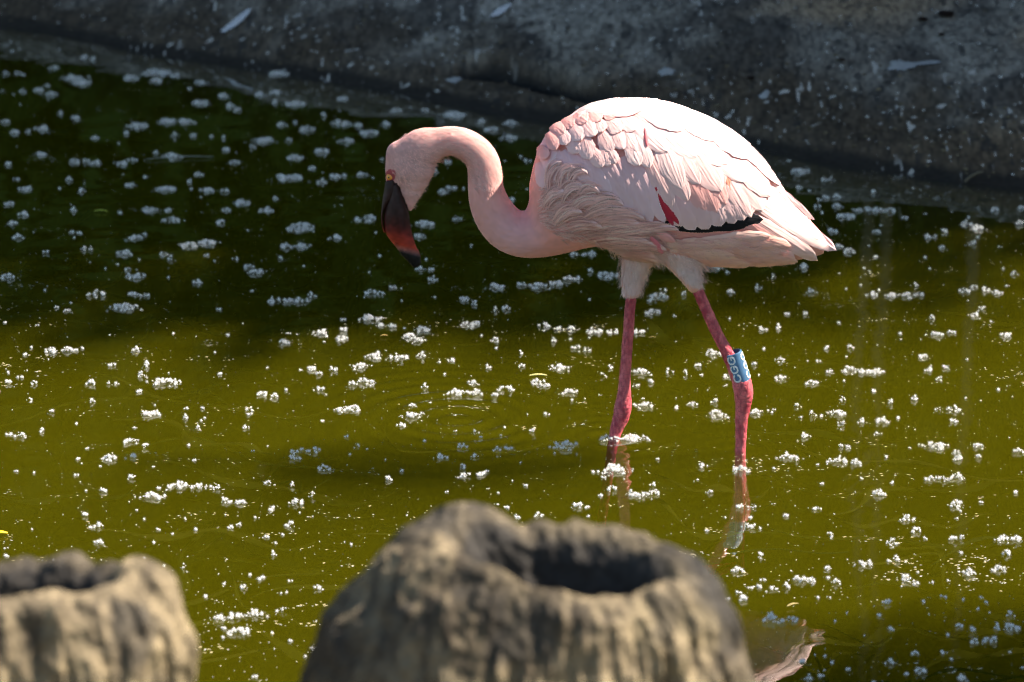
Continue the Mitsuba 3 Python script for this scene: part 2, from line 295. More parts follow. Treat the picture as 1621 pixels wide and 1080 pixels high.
thigh_near = [(1070, 392, 34, 1.0), (1086, 420, 24, 1.0), (1095, 440, 17, 1.0), (1099, 452, 12.5, 1.0)]
def fine(pts, k=4):
    t = np.arange(len(pts)); return PchipInterpolator(t, np.array(pts, float))(np.linspace(0, len(pts) - 1, (len(pts) - 1) * k + 1))
neck = CubicSpline(np.arange(len(neck)), np.array(neck))(np.linspace(0, len(neck) - 1, 41))
def chain(P, pts, dy=0.0):
    d = np.full(P.shape[:-1], 9.0)
    c = [B(a[0], a[1], dy) for a in pts]; r = [a[2] * K for a in pts]; s = [a[3] for a in pts]
    for i in range(len(pts) - 1):
        Q = P - c[i]; e = c[i + 1] - c[i]
        t = np.clip((Q[..., 0] * e[0] + Q[..., 2] * e[2]) / (e[0] ** 2 + e[2] ** 2), 0, 1)
        sy = s[i] + (s[i + 1] - s[i]) * t
        dx, dyy, dz = Q[..., 0] - t * e[0], (Q[..., 1] - t * e[1]) / sy, Q[..., 2] - t * e[2]
        d = np.minimum(d, np.sqrt(dx * dx + dyy * dyy + dz * dz) - (r[i] + (r[i + 1] - r[i]) * t))
    return d
def smin(a, b, k):
    h = np.clip(.5 + .5 * (b - a) / k, 0, 1); return b + (a - b) * h - k * h * (1 - h)
def f_body(P):
    x = np.clip(P[..., 0], bx[0], bx[-1]); w, h = ww_f(x), hh_f(x)
    y, z = (P[..., 1] - YB), P[..., 2] - zc_f(x)
    q = np.sqrt((y / w) ** 2 + (z / h) ** 2) + 1e-9
    g = np.sqrt((y / w ** 2) ** 2 + (z / h ** 2) ** 2) / q + 1e-9
    d = (q - 1) / g
    over = np.maximum(np.maximum(bx[0] - P[..., 0], P[..., 0] - bx[-1]), 0)
    return np.where(over > 0, np.sqrt(np.maximum(d, 0) ** 2 + over ** 2) + np.minimum(d, 0) * (over <= 0), d)
def f_torso(P): return smin(f_body(P), chain(P, neck), .022)
def f_all(P):
    d = smin(f_torso(P), smin(chain(P, head), chain(P, brow), .006), .010)
    return smin(d, np.minimum(chain(P, thigh_far, .036), chain(P, thigh_near, -.036)), .014)
lo = np.array([B(595, 200)[0], YB - .125, B(900, 480)[2]]); hi = np.array([B(1325, 200)[0], YB + .125, B(900, 140)[2]])
h = .0032
ax = [np.arange(l, u, h) for l, u in zip(lo, hi)]
G = np.stack(np.meshgrid(*ax, indexing='ij'), -1)
FD = np.concatenate([f_all(g) for g in np.array_split(G, 24)])
BV, BF = surface_nets(FD, lo, h)
bm = trimesh.Trimesh(BV, BF, process=False); trimesh.smoothing.filter_taubin(bm, .5, .52, iterations=10); BV = np.array(bm.vertices)
bpx, bpy = to_px(BV)
def blob(cx, cy, rx, ry, soft=.5): return np.clip((1 - ((bpx - cx) / rx) ** 2 - ((bpy - cy) / ry) ** 2) / soft, 0, 1)[:, None]
def tint(base, col, w): return base * (1 - w) + np.array(col) * w
col = np.tile(np.array([.83, .37, .31]), (len(BV), 1))
col = tint(col, (.82, .41, .36), np.clip((870 - bpx) / 60, 0, 1)[:, None])
col = tint(col, (.62, .38, .36), blob(648, 262, 44, 60, .8) * .8)
col = tint(col, (.74, .44, .46), blob(815, 365, 55, 50, 1.0) * .5)
col = tint(col, (.62, .30, .27), blob(705, 245, 30, 24, 1.0) * .35)
col = tint(col, (.82, .47, .34), np.clip((bpy - 380) / 40, 0, 1)[:, None] * (bpx > 930)[:, None] * .8)  # warm glow on the underside put into its colour
nz = meshkit.fbm(BV * 90, 3, 3)[:, None] - .5; col = np.clip(col * (1 + nz * .26 + (meshkit.fbm(BV * [30, 30, 45], 3, 9)[:, None] - .5) * .18), 0, .95)
FL = thing('flamingo', 'pale pink flamingo wading left through the pond with lowered head', 'flamingo')
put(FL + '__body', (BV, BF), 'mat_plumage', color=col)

def hit(px, py, field=f_torso, slide=1.0):
    """The near surface of the bird under the given pixels (closest pass where the ray misses)."""
    d = rays(px, py); d = d / d[..., 1:2]
    Ys = np.linspace(YB - .13, YB + .03, 81)
    Pn = EYE + d[..., None, :] * Ys[:, None]
    f = field(Pn); inside = f < 0; first = np.argmax(inside, -1); any_ = inside.any(-1)
    best = np.argmin(f, -1)
    j = np.clip(np.where(any_, first, best), 1, 80)
    fa, fb = np.take_along_axis(f, (j - 1)[..., None], -1)[..., 0], np.take_along_axis(f, j[..., None], -1)[..., 0]
    t = np.where(any_, np.clip(fa / np.where(np.abs(fa - fb) < 1e-9, 1, fa - fb), 0, 1), 1.0)
    Yh = Ys[j - 1] + t * (Ys[1] - Ys[0])
    P = EYE + d * Yh[..., None]
    for _ in range(2 if slide else 0):                   # a ray that misses: the point slides onto the outline
        fv = field(P); P = P - normal(P, field) * (slide * np.where(any_, 0, np.maximum(fv, 0)))[..., None]
    return P
def normal(P, field=f_torso, e=.004):
    g = np.stack([field(P + np.eye(3)[i] * e) - field(P - np.eye(3)[i] * e) for i in range(3)], -1)
    return g / (np.linalg.norm(g, axis=-1, keepdims=True) + 1e-12)
frng = np.random.default_rng(21)
def bez(pts, u):
    a = np.asarray(pts, float); u = u[:, None]
    if len(a) == 2: return a[0] * (1 - u) + a[1] * u
    if len(a) == 3: return a[0] * (1 - u) ** 2 + 2 * a[1] * u * (1 - u) + a[2] * u ** 2
    return a[0] * (1 - u) ** 3 + 3 * a[1] * u * (1 - u) ** 2 + 3 * a[2] * u * u * (1 - u) + a[3] * u ** 3
def feather(pts, w, l0, l1, color, tipcolor=None, point=2.4, camber=1.1, nu=15, nv=9, field=f_torso, base=.5, curl=0.0, fray=.05, slide=1.0):
    """A single vane along the pixel curve pts, half-width w pixels, lifted from l0 to l1 millimetres."""
    u, vv = np.linspace(0, 1, nu), np.linspace(-1, 1, nv)
    c = bez(pts, u); t = np.gradient(c, axis=0); t /= np.linalg.norm(t, axis=1, keepdims=True) + 1e-9
    nrm = np.stack([-t[:, 1], t[:, 0]], 1)
    prof = np.minimum(1, base + (1 - base) * u / .45) * np.clip(1 - np.clip((u - .5) / .5, 0, 1) ** point, 0, 1) ** .6
    prof = np.maximum(prof, .03)
    jag = 1 + fray * frng.normal(size=(nu, 2)); W = w * prof
    side = np.where(vv < 0, jag[:, :1], jag[:, 1:])
    P2 = c[:, None] + nrm[:, None] * (vv[None, :] * W[:, None] * side)[..., None]
    S = hit(P2[..., 0], P2[..., 1], field, slide); N = normal(S, field)
    lift = (l0 + (l1 - l0) * u ** 1.3)[:, None] + camber * (1 - vv[None] ** 2) * np.sin(np.pi * np.clip(u * .8 + .1, 0, 1))[:, None] - .5 * np.abs(vv[None]) ** 3 + curl * (u[:, None] ** 3) + .25 * frng.normal(size=(nu, nv)) * (.2 + u[:, None])
    Pw = S + N * (lift * 1e-3)[..., None]
    a, b = np.array(color), np.array(tipcolor if tipcolor is not None else color)
    s = (u[:, None, None] * .8 + .2 * np.abs(vv)[None, :, None])
    cc = a * (1 - s) + b * s
    cc = np.clip(cc * (1 + .05 * frng.normal()) , 0, .92)
    uv = np.stack(np.broadcast_arrays(u[:, None] + frng.random() * 0, vv[None] * .5 + .5), -1)
    uv = uv + np.array([float(frng.integers(0, 50)), 0])
    return Pw.reshape(-1, 3), quads(nu, nv), np.clip(cc, 0, .95).reshape(-1, 3), uv.reshape(-1, 2)
mirror_bits = []
def put_feather(key, args, keep_mirror=True, **kw):
    v, f, c, uv = feather(*args, **kw)
    put(key, (v, f), 'mat_feather', color=c, uv=uv)
    if keep_mirror: mirror_bits.append((v, f, c, uv))
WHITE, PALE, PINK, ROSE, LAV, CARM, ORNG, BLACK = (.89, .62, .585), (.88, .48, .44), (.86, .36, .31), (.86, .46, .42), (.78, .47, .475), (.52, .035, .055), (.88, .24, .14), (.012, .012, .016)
FE = FL + '__wing__feather'
rows = []
def R(b, t, w, l0, l1, c, tc=None, **kw): rows.append(((b, t) if not isinstance(b[0], tuple) else b, w, l0, l1, c, tc, kw))
# black flight feathers showing under the folded wing
for i, (b, t, w) in enumerate((((1050, 356), (1150, 357), 11.5), ((1082, 353), (1184, 355), 11.5), ((1112, 349), (1207, 347), 11))): R(b, t, w, 1.2 + .4 * i, 1.9 + .4 * i, BLACK, fray=.01, camber=.5)
# tail and tertials
for b, t, w, p, c in (((1180, 345), (1262, 412), 16, 2.4, PINK), ((1185, 340), (1292, 409), 14, 2.6, PALE), ((1190, 320), (1316, 394), 13, 3, WHITE), ((1180, 300), (1302, 382), 15, 2.2, WHITE),
                      ((1175, 285), (1284, 366), 17, 2.2, PALE), ((1190, 272), (1288, 350), 11, 1.3, WHITE), ((1165, 262), (1262, 345), 18, 2.2, WHITE), ((1180, 250), (1245, 318), 13, 2, PALE)):
    R(b, t, w * .85, 2.0, 4.5, c, WHITE, point=p, slide=0)
# white rounded tips over the black
for b, t, w in (((1050, 300), (1078, 358), 13), ((1070, 305), (1098, 361), 14), ((1090, 303), (1120, 360), 15), ((1112, 298), (1142, 355), 15), ((1140, 298), (1160, 350), 13), ((1150, 292), (1178, 345), 14), ((1168, 290), (1194, 337), 13), ((1178, 285), (1206, 326), 12)):
    R(b, (t[0], t[1] + 1), w * 1.0, 3.6, 5.6, LAV, WHITE, point=3.2)
# carmine and orange feathers seen in the gaps

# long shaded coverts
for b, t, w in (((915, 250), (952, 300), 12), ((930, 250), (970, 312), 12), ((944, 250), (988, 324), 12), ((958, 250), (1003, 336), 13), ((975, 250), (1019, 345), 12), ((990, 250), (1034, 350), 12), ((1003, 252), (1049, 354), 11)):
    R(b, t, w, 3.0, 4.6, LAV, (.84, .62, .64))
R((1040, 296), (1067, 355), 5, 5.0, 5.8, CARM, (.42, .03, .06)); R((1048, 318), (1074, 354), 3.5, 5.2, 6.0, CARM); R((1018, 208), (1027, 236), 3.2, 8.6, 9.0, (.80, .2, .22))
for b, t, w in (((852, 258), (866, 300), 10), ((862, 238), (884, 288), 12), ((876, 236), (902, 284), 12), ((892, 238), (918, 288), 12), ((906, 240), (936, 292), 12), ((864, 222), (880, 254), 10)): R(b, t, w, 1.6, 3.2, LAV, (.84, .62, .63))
# big lit coverts
for b, t, w, c in (((1140, 228), (1205, 335), 18, PALE), ((1125, 232), (1184, 344), 17, PALE), ((1105, 235), (1150, 326), 16, PINK), ((1090, 240), (1134, 336), 16, PINK), ((1068, 240), (1114, 330), 15, PINK), ((1050, 236), (1090, 318), 16, PALE), ((1020, 228), (1066, 326), 16, PALE)):
    R(b, t, w, 4.0, 6.4, c, WHITE if c is PALE else PALE)
for b, t, w, c in (((1075, 205), (1141, 304), 18, PALE), ((1060, 208), (1110, 292), 17, PALE), ((1038, 200), (1083, 297), 18, WHITE), ((995, 220), (1012, 262), 11, WHITE), ((1000, 205), (1028, 267), 14, WHITE)):
    R(b, t, w, 5.4, 8.4, c, WHITE)
R((1140, 240), (1158, 304), 7, 5.0, 5.5, ORNG, (.88, .36, .26))
# scapulars along the back
for b, t, w, c in (((1130, 190), (1238, 300), 16, PINK), ((1120, 200), (1212, 312), 17, PALE), ((1105, 182), (1212, 272), 16, PALE), ((1095, 200), (1176, 290), 17, WHITE), ((1075, 176), (1180, 262), 17, PALE), ((1060, 185), (1150, 262), 18, WHITE), ((1040, 170), (1128, 240), 18, WHITE),
                   ((1015, 180), (1098, 250), 18, WHITE), ((1010, 166), (1080, 222), 17, PALE), ((990, 180), (1055, 240), 16, WHITE), ((980, 164), (1045, 200), 15, PALE)):
    R(b, t, w, 6.4, 9.0, c, WHITE)
# small coverts of the shoulder, row by row
for b, t, w in (((952, 232), (966, 264), 10), ((962, 232), (977, 260), 9), ((922, 212), (939, 252), 13), ((935, 232), (951, 262), 11), ((954, 205), (969, 241), 12), ((972, 205), (989, 242), 12), ((905, 215), (919, 246), 12), ((985, 200), (1006, 240), 12)):
    R(b, t, w, 5.0, 7.8, PALE, WHITE)
for b, t, w in (((888, 205), (902, 232), 11), ((905, 198), (923, 224), 12), ((926, 192), (943, 220), 12), ((945, 190), (960, 216), 12), ((962, 188), (982, 214), 12), ((980, 182), (1004, 210), 12)):
    R(b, t, w, 6.5, 9.0, PALE, WHITE)
for b, t, w in (((868, 215), (884, 238), 9), ((872, 200), (896, 213), 10), ((890, 190), (912, 205), 11), ((908, 180), (932, 197), 11), ((930, 174), (955, 194), 12), ((952, 170), (978, 190), 12), ((858, 232), (870, 256), 8)):
    R(b, t, w, 7.5, 9.6, PINK, PALE)
rows = [([np.array(p) + frng.normal(0, 2.0, 2) for p in pts], w * frng.uniform(.95, 1.25), l0 * .9 + frng.normal(0, .2), l0 * .9 + (l1 - l0) * .75 + frng.normal(0, .4), c, tc, kw) if c is not BLACK else (pts, w, l0, l1, c, tc, kw) for pts, w, l0, l1, c, tc, kw in rows]
for b, t, w in (((912, 180), (985, 166), 11), ((940, 180), (1020, 176), 13), ((960, 168), (1040, 166), 12), ((1000, 166), (1092, 186), 15), ((1010, 178), (1084, 208), 15), ((1050, 168), (1140, 200), 14), ((1060, 180), (1136, 226), 15),
                ((1095, 180), (1182, 236), 14), ((1105, 192), (1180, 256), 15), ((1140, 204), (1212, 272), 13), ((1160, 215), (1234, 300), 11)):
    rows.append(([np.array(b, float), np.array(t, float)], w, 8.6, 11.0, (.88, .56, .54), (.89, .68, .67), {'point': 2.4}))
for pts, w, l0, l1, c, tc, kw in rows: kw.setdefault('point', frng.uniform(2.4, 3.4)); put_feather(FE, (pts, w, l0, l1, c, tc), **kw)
PEACH, APRI = (.86, .44, .33), (.88, .56, .47)  # both carry the warm glow of the lower flank in their colour
# fluffy flank feathers below the black edge
for b, t, w, c in (((1080, 408), (1190, 414), 13, PEACH), ((1150, 408), (1262, 410), 13, PEACH), ((1060, 396), (1165, 402), 15, APRI), ((1120, 394), (1232, 398), 17, PEACH), ((1150, 384), (1250, 388), 16, PEACH), ((1056, 387), (1132, 387), 12, APRI), ((1090, 384), (1178, 383), 12, APRI), ((1130, 378), (1218, 372), 11, APRI)):
    put_feather(FL + '__flank_feather', ((b, t), w, 2.2, 5.0, c, APRI), camber=3.0)
# breast plumes curling back over the wing
TAN = (.78, .44, .38)
plumes = [((870, 300), (868, 262), (892, 258)), ((884, 296), (886, 262), (914, 268)), ((900, 292), (908, 258), (932, 276)), ((890, 318), (900, 284), (930, 296)), ((914, 312), (930, 280), (952, 304)), ((906, 334), (925, 300), (962, 318)),
          ((930, 330), (958, 300), (990, 324)), ((925, 348), (955, 318), (1004, 336)), ((945, 350), (985, 324), (1022, 346)), ((940, 364), (975, 340), (1026, 354)), ((950, 374), (990, 354), (1032, 364)), ((985, 366), (1030, 352), (1074, 360)),
          ((930, 378), (965, 362), (1010, 378)), ((950, 388), (990, 374), (1040, 384)), ((985, 390), (1020, 378), (1056, 392)), ((980, 402), (1015, 395), (1050, 408)), ((866, 330), (872, 300), (900, 306)), ((880, 352), (895, 326), (925, 336)), ((900, 366), (920, 346), (955, 356))]
curl_bits = []
for i, p in enumerate(plumes):
    q = [np.array(a) + frng.normal(0, 1.5, 2) for a in p]
    put_feather(FL + '__breast_plume', (q, 8.0, 1.0, 6.0, TAN, (.84, .58, .55)), camber=3.2, point=1.3, base=.3, curl=.6, fray=.16)
    for k_ in range(48):                                         # loose barbs curling along the plume
        o = frng.normal(0, 3.6); e = frng.normal(0, 2.2, (3, 2)); lo_ = frng.random() * .35
        pts = bez([q[0] + [o * .5, o * .8] + e[0], q[1] + [o, o] + e[1], q[2] + [o * .6, o * 1.1] + e[2] * 1.6], np.linspace(lo_, min(1, lo_ + frng.uniform(.5, .8)), 7))
        curl_bits.append(pts)
cb = np.array(curl_bits); S_ = hit(cb[..., 0], cb[..., 1]); N_ = normal(S_); n_ = len(cb); u_ = np.linspace(0, 1, 7)
S_ = S_ + N_ * ((3.0 + frng.uniform(0, 3.5, (n_, 1)) + 2.6 * np.sin(np.pi * u_ * .9)) * 1e-3)[..., None]
td = np.gradient(S_, axis=1); sd = np.cross(td, N_); sd /= np.linalg.norm(sd, axis=-1, keepdims=True) + 1e-12
hw = (.75e-3 * np.array([.5, .9, 1, 1, .9, .6, .08]))[None, :, None]
cV = np.stack([S_ - sd * hw, S_ + sd * hw], 2).reshape(-1, 3); ii = (np.arange(n_)[:, None] * 14 + np.arange(6)[None] * 2).reshape(-1)
put(FL + '__curled_barbs', (cV, np.vstack([np.stack([ii, ii + 1, ii + 3], 1), np.stack([ii, ii + 3, ii + 2], 1)])), 'mat_down', smooth=True, color=np.repeat(np.clip(np.array([.82, .49, .43]) * (1 + .18 * frng.normal(size=(n_, 1))), 0, .92), 14, 0), kind='stuff', label='loose curling barbs of the breast plumes')
R1 = [((1030, 372), (1050, 396), 5, (.78, .22, .26)), ((1040, 366), (1068, 378), 6, (.84, .40, .38))]
for b, t, w, c in R1: put_feather(FL + '__flank_feather', ((b, t), w, 5.5, 7.5, c, c))
mx, mp = np.linspace(B(852, 200)[0], B(1262, 300)[0], 90), np.linspace(-1.0, 1.0, 33)
MX, MP = np.meshgrid(mx, mp, indexing='ij'); wob = meshkit.fbm(np.stack([MX * 60, MP * 5, MX * 0], -1), 3, 8) - .5
ang = MP * (1.0 + .12 * wob) * .42
MPt = np.stack([MX, YB + ww_f(MX) * np.sin(ang), zc_f(MX) + hh_f(MX) * np.cos(ang)], -1); MN = normal(MPt)
ridge = np.abs(((MX - mx[0]) / .034 + np.abs(MP) * 1.2) % 1.0)
MPt = MPt + MN * ((7.6 + 2.2 * ridge - 5.5 * np.abs(MP) ** 6 + .8 * wob) * 1e-3 * np.clip((mx[-1] - MX) / .03, 0.1, 1) * np.clip((MX - mx[0]) / .07, .0, 1))[..., None]
put(FL + '__mantle', (MPt.reshape(-1, 3), quads(90, 33)), 'mat_feather', color=np.clip(np.array([.88, .62, .60]) * (1 + .1 * wob[..., None]), 0, .92).reshape(-1, 3), uv=np.stack([MP * 6 + 20, (MX - mx[0]) * 9], -1).reshape(-1, 2))
mv, mf, mc, mu, n = [], [], [], [], 0
for v, f, c, uv in mirror_bits:
    v = v.copy(); v[:, 1] = YB + np.maximum(YB - v[:, 1], .012); v[:, 2] -= .015 * (v[:, 0] < B(1190, 300)[0]) * np.clip(1 - (v[:, 1] - YB) / .07, 0, 1); mv.append(v); mf.append(f[:, ::-1] + n); mc.append(c); mu.append(uv); n += len(v)
put(FL + '__far_wing', (np.vstack(mv), np.vstack(mf)), 'mat_feather', color=np.vstack(mc), uv=np.vstack(mu), label='feathers of the wing on the far side')

# down: fine strands over breast, belly and thighs
def strands(px, py, dx, dy, L, w, l0, l1, color, field):
    px, py = np.asarray(px, float), np.asarray(py, float); n = len(px); u = np.array([0, .35, .7, 1.0])
    sag = frng.normal(0, .12, n)
    X_ = px[:, None] + (dx * L)[:, None] * u - (dy * L * sag)[:, None] * u ** 2; Y_ = py[:, None] + (dy * L)[:, None] * u + (dx * L * sag)[:, None] * u ** 2
    S = hit(X_, Y_, field, 0); N = normal(S, field); S = S + N * ((l0 + (l1 - l0) * u) * 1e-3)[None, :, None]
    tdir = np.gradient(S, axis=1); side = np.cross(tdir, N); side /= np.linalg.norm(side, axis=-1, keepdims=True) + 1e-12
    hw = (w * np.array([.6, 1, .8, .08]) * 1e-3)[None, :, None]
    V = np.stack([S - side * hw, S + side * hw], 2).reshape(-1, 3)
    i = np.arange(n)[:, None] * 8 + np.arange(3)[None] * 2; i = i.reshape(-1)
    f = np.vstack([np.stack([i, i + 1, i + 3], 1), np.stack([i, i + 3, i + 2], 1)])
    c = np.repeat(np.clip(np.asarray(color)[None] * (1 + .16 * frng.normal(size=(n, 1))), 0, .93), 8, 0)
    return V, f, c
def scatter(poly, n):
    from shapely import Polygon, contains_xy
    P = Polygon(poly); x0, y0, x1, y1 = P.bounds; out = np.zeros((0, 2))
    while len(out) < n:
        q = frng.random((n * 3, 2)) * [x1 - x0, y1 - y0] + [x0, y0]; out = np.vstack([out, q[contains_xy(P, q[:, 0], q[:, 1])]])
    return out[:n]
downs = []
q = scatter([(852, 300), (880, 270), (930, 300), (1030, 350), (1062, 370), (1060, 408), (1000, 404), (960, 392), (930, 380), (890, 380), (850, 350)], 2600)
a = np.radians(np.interp(q[:, 0], [850, 950, 1050], [-15, 18, 22])) + frng.normal(0, .22, len(q))
downs.append(strands(q[:, 0], q[:, 1], np.cos(a), np.sin(a), frng.uniform(10, 24, len(q)), .55, .5, 5.0, (.80, .50, .45), f_torso))
q = scatter([(955, 386), (1040, 392), (1060, 405), (1120, 410), (1120, 416), (1040, 412), (985, 404)], 500)
a = np.radians(35) + frng.normal(0, .3, len(q))
downs.append(strands(q[:, 0], q[:, 1], np.cos(a), np.sin(a), frng.uniform(12, 26, len(q)), .55, .5, 5.0, (.82, .56, .48), f_all))
for poly in ([(982, 400), (1030, 400), (1022, 440), (1014, 462), (985, 462), (980, 430)], [(1052, 400), (1116, 405), (1116, 438), (1108, 452), (1090, 446), (1070, 425)]):
    q = scatter(poly, 900); a = np.radians(85 if poly[0][0] < 1000 else 68) + frng.normal(0, .28, len(q))
    downs.append(strands(q[:, 0], q[:, 1], np.cos(a), np.sin(a), frng.uniform(7, 15, len(q)), .5, .3, 3.2, (.80, .61, .57), f_all))
q = scatter([(1070, 378), (1200, 370), (1245, 392), (1240, 412), (1120, 414), (1070, 405)], 700); a = np.radians(8) + frng.normal(0, .3, len(q))
downs.append(strands(q[:, 0], q[:, 1], np.cos(a), np.sin(a), frng.uniform(8, 18, len(q)), .45, 5.5, 7.5, (.85, .52, .48), f_torso))
q = scatter([(612, 240), (640, 212), (670, 204), (720, 203), (768, 224), (792, 262), (796, 300), (750, 300), (738, 262), (716, 248), (688, 262), (672, 292), (652, 328), (630, 288), (616, 262)], 3200)
a = np.radians(np.interp(q[:, 0], [610, 690, 740, 790], [250, 190, 200, 255]) + 180 * 0) + frng.normal(0, .25, len(q))
downs.append(strands(q[:, 0], q[:, 1], -np.cos(a), -np.sin(a), frng.uniform(4, 9, len(q)), .5, .1, 1.5, (.81, .47, .42), f_all))
v, f = join([(d[0], d[1]) for d in downs])
put(FL + '__down', (v, f), 'mat_down', smooth=False, color=np.vstack([d[2] for d in downs]), kind='stuff')

# head details
def patch(cx, cy, rx, ry, rot, lift, color, field=f_all, dome=1.0, nr=6, na=24):
    r = np.linspace(0.02, 1, nr)[:, None]; a = (np.arange(na) * 2 * np.pi / na)[None]
    x, y = r * rx * np.cos(a), r * ry * np.sin(a); c, s = math.cos(rot), math.sin(rot)
    S = hit(cx + c * x - s * y, cy + s * x + c * y, field); N = normal(S, field)
    P = S + N * ((lift * (1 - (r * np.ones_like(a)) ** 4) * dome - .3 * r * np.ones_like(a)) * 1e-3)[..., None]
    return P.reshape(-1, 3), quads(nr, na, True), np.tile(np.array(color, float), (nr * na, 1))
v, f, c = patch(618.5, 277.5, 9.5, 11.5, .25, .7, (.40, .075, .085)); put(FL + '__eye_ring', (v, f), 'mat_bill', color=c)
ec = hit(616.2, 280.5, f_all); en = normal(ec, f_all); er = 4.6 * K
def disc_ball(center, axis, r, ang0, ang1, color, push=1.0, n=24):
    axis = axis / np.linalg.norm(axis); a = np.cross(axis, [0, 0, 1.0]); a /= np.linalg.norm(a); b = np.cross(axis, a)
    th = np.linspace(ang0, ang1, 10)[:, None]; ph = (np.arange(n) * 2 * np.pi / n)[None]
    P = center + r * (np.cos(th)[..., None] * axis * push + np.sin(th)[..., None] * (np.cos(ph)[..., None] * a + np.sin(ph)[..., None] * b))
    return P.reshape(-1, 3), quads(10, n, True), np.tile(np.array(color, float), (10 * n, 1))
look = en * .6 + np.array([0, -1, .1]) * .6
v, f, c = disc_ball(ec - en * .0012, look, er * 1.15, .01, 1.7, (.85, .36, .05)); put(FL + '__eye', (v, f), 'mat_eye', color=c)
v, f, c = disc_ball(ec - en * .0012, look, er * 1.19, .01, .24, (.01, .008, .008)); put(FL + '__eye__pupil', (v, f), 'mat_eye', color=c)
def loft(sec, depth, color_of, n=24, sub=9, power=1.0):
    sec = np.array(sec, float); t = np.arange(len(sec)); tt = np.linspace(0, len(sec) - 1, (len(sec) - 1) * sub + 1)
    s = PchipInterpolator(t, sec)(tt); dp = PchipInterpolator(t, np.array(depth, float))(tt)
    c = (s[:, :2] + s[:, 2:]) / 2; hlf = (s[:, 2:] - s[:, :2]) / 2
    a = np.arange(n) * 2 * np.pi / n; ca, sa = np.cos(a), np.sin(a)
    P2 = c[:, None] + hlf[:, None] * (np.sign(ca) * np.abs(ca) ** power)[None, :, None]
    dy = (np.sign(sa) * np.abs(sa) ** power)[None] * dp[:, None] * 1e-3
    P = at_y(P2[..., 0], P2[..., 1], YB + dy); m = len(tt) * n
    e0, e1 = P[0].mean(0), P[-1].mean(0); V = np.vstack([P.reshape(-1, 3), [e0, e1]])
    k = np.arange(n); k2 = (k + 1) % n
    f = np.vstack([quads(len(tt), n, True), np.stack([k2, k, np.full(n, m)], 1), np.stack([m - n + k, m - n + k2, np.full(n, m + 1)], 1)])
    x, y = to_px(V); return V, f, color_of(x, y)
def bill_col(x, y):
    s = y + (x - 630) * -.25
    st_ = np.array([(300, .034, .019, .017), (340, .030, .012, .011), (356, .055, .011, .010), (368, .16, .018, .014), (378, .34, .036, .02), (386, .46, .05, .025), (392, .30, .09, .07), (396, .10, .05, .05), (399, .008, .008, .010), (430, .006, .007, .010)])
    c = np.stack([np.interp(s, st_[:, 0], st_[:, k]) for k in (1, 2, 3)], 1)
    return np.clip(c * (1 + 1.3 * (meshkit.fbm(np.stack([x * .22, y * .14, x * 0], -1), 3, 5) - .5)[:, None]), 0, 1)
put(FL + '__lower_bill', loft([(618, 300, 629, 287), (614, 316, 636, 306), (609, 332, 642, 322), (607, 347, 647.5, 338), (608.5, 363, 649.5, 354), (614.5, 376, 652.5, 369), (624, 388, 656, 382), (632.5, 399, 660, 393), (635, 402, 661.4, 396)],
    [9, 12, 14, 15, 14.5, 13, 11.5, 10, 9.5], bill_col)[:2], 'mat_bill', color=loft([(618, 300, 629, 287), (614, 316, 636, 306), (609, 332, 642, 322), (607, 347, 647.5, 338), (608.5, 363, 649.5, 354), (614.5, 376, 652.5, 369), (624, 388, 656, 382), (632.5, 399, 660, 393), (635, 402, 661.4, 396)],
    [9, 12, 14, 15, 14.5, 13, 11.5, 10, 9.5], bill_col)[2], label='dark bill turning red towards the tip')
v, f, c = loft([(609.5, 288, 626, 284), (608, 300, 627, 301), (606, 312, 621, 316), (604, 326, 611.5, 327), (602.8, 342, 606.5, 342), (604, 356, 606.5, 355), (608, 369, 610, 367)], [9.5, 11.5, 11, 9.5, 8.5, 7.5, 5], bill_col)
put(FL + '__upper_bill', (v, f), 'mat_bill', color=c)
v, f, c = loft([(632, 400, 661.6, 394), (637, 405.5, 664, 400), (645, 414, 666.3, 408), (651, 421, 666.2, 415), (656.5, 424.5, 664.5, 420.5)], [10, 9.5, 8.2, 6.5, 3.5], bill_col)
put(FL + '__bill_tip', (v, f), 'mat_bill', color=c, label='black tip of the bill')

# legs
def leg(key, pts, dy, label=None):
    pts = np.array(pts, float); P = np.array([B(a, b, dy) for a, b, _ in pts]); rad = pts[:, 2] * K
    n = 28; v, f = tube(P, rad, n=n, sub=14, cap=False)
    rows_ = len(v) // n; nrm = v.reshape(rows_, n, 3) - v.reshape(rows_, n, 3).mean(1, keepdims=True)
    bump = meshkit.fbm(v * [220, 220, 120], 3, 4) - .5; r = np.linalg.norm(nrm, axis=-1, keepdims=True)
    v = v + (nrm / r).reshape(-1, 3) * (bump * .0018)[:, None]
    ln = np.concatenate([[0], np.cumsum(np.linalg.norm(np.diff(v.reshape(rows_, n, 3).mean(1), axis=0), axis=1))])
    uv = np.stack(np.broadcast_arrays(np.arange(n)[None] / n, ln[:, None] / .0075), -1).reshape(-1, 2)
    return put(key, (v, f), 'mat_leg', uv=uv, label=label)
leg(FL + '__leg', [(1000, 450, 8.5), (998, 480, 8.7), (995, 520, 8.8), (992, 560, 9), (989, 600, 9.5), (988, 625, 11.5), (986, 645, 14.3), (983, 660, 13.6), (977, 676, 11), (973, 692, 9.3), (969, 712, 8.5), (962, 760, 8), (952, 830, 8), (945, 900, 8)], .036, 'shaded pink leg on the far side')
leg(FL + '__leg', [(1098, 440, 8.8), (1106, 463, 8.9), (1120, 495, 9), (1135, 528, 9.2), (1150, 556, 9.8), (1166, 590, 12), (1175, 609, 16), (1177, 626, 15.2), (1176, 645, 12.3), (1173.5, 668, 10.2), (1173, 690, 9.2), (1172, 712, 8.7), (1172, 760, 8.5), (1171, 830, 8), (1170, 900, 8)], -.036, 'sunlit pink leg with the blue band')
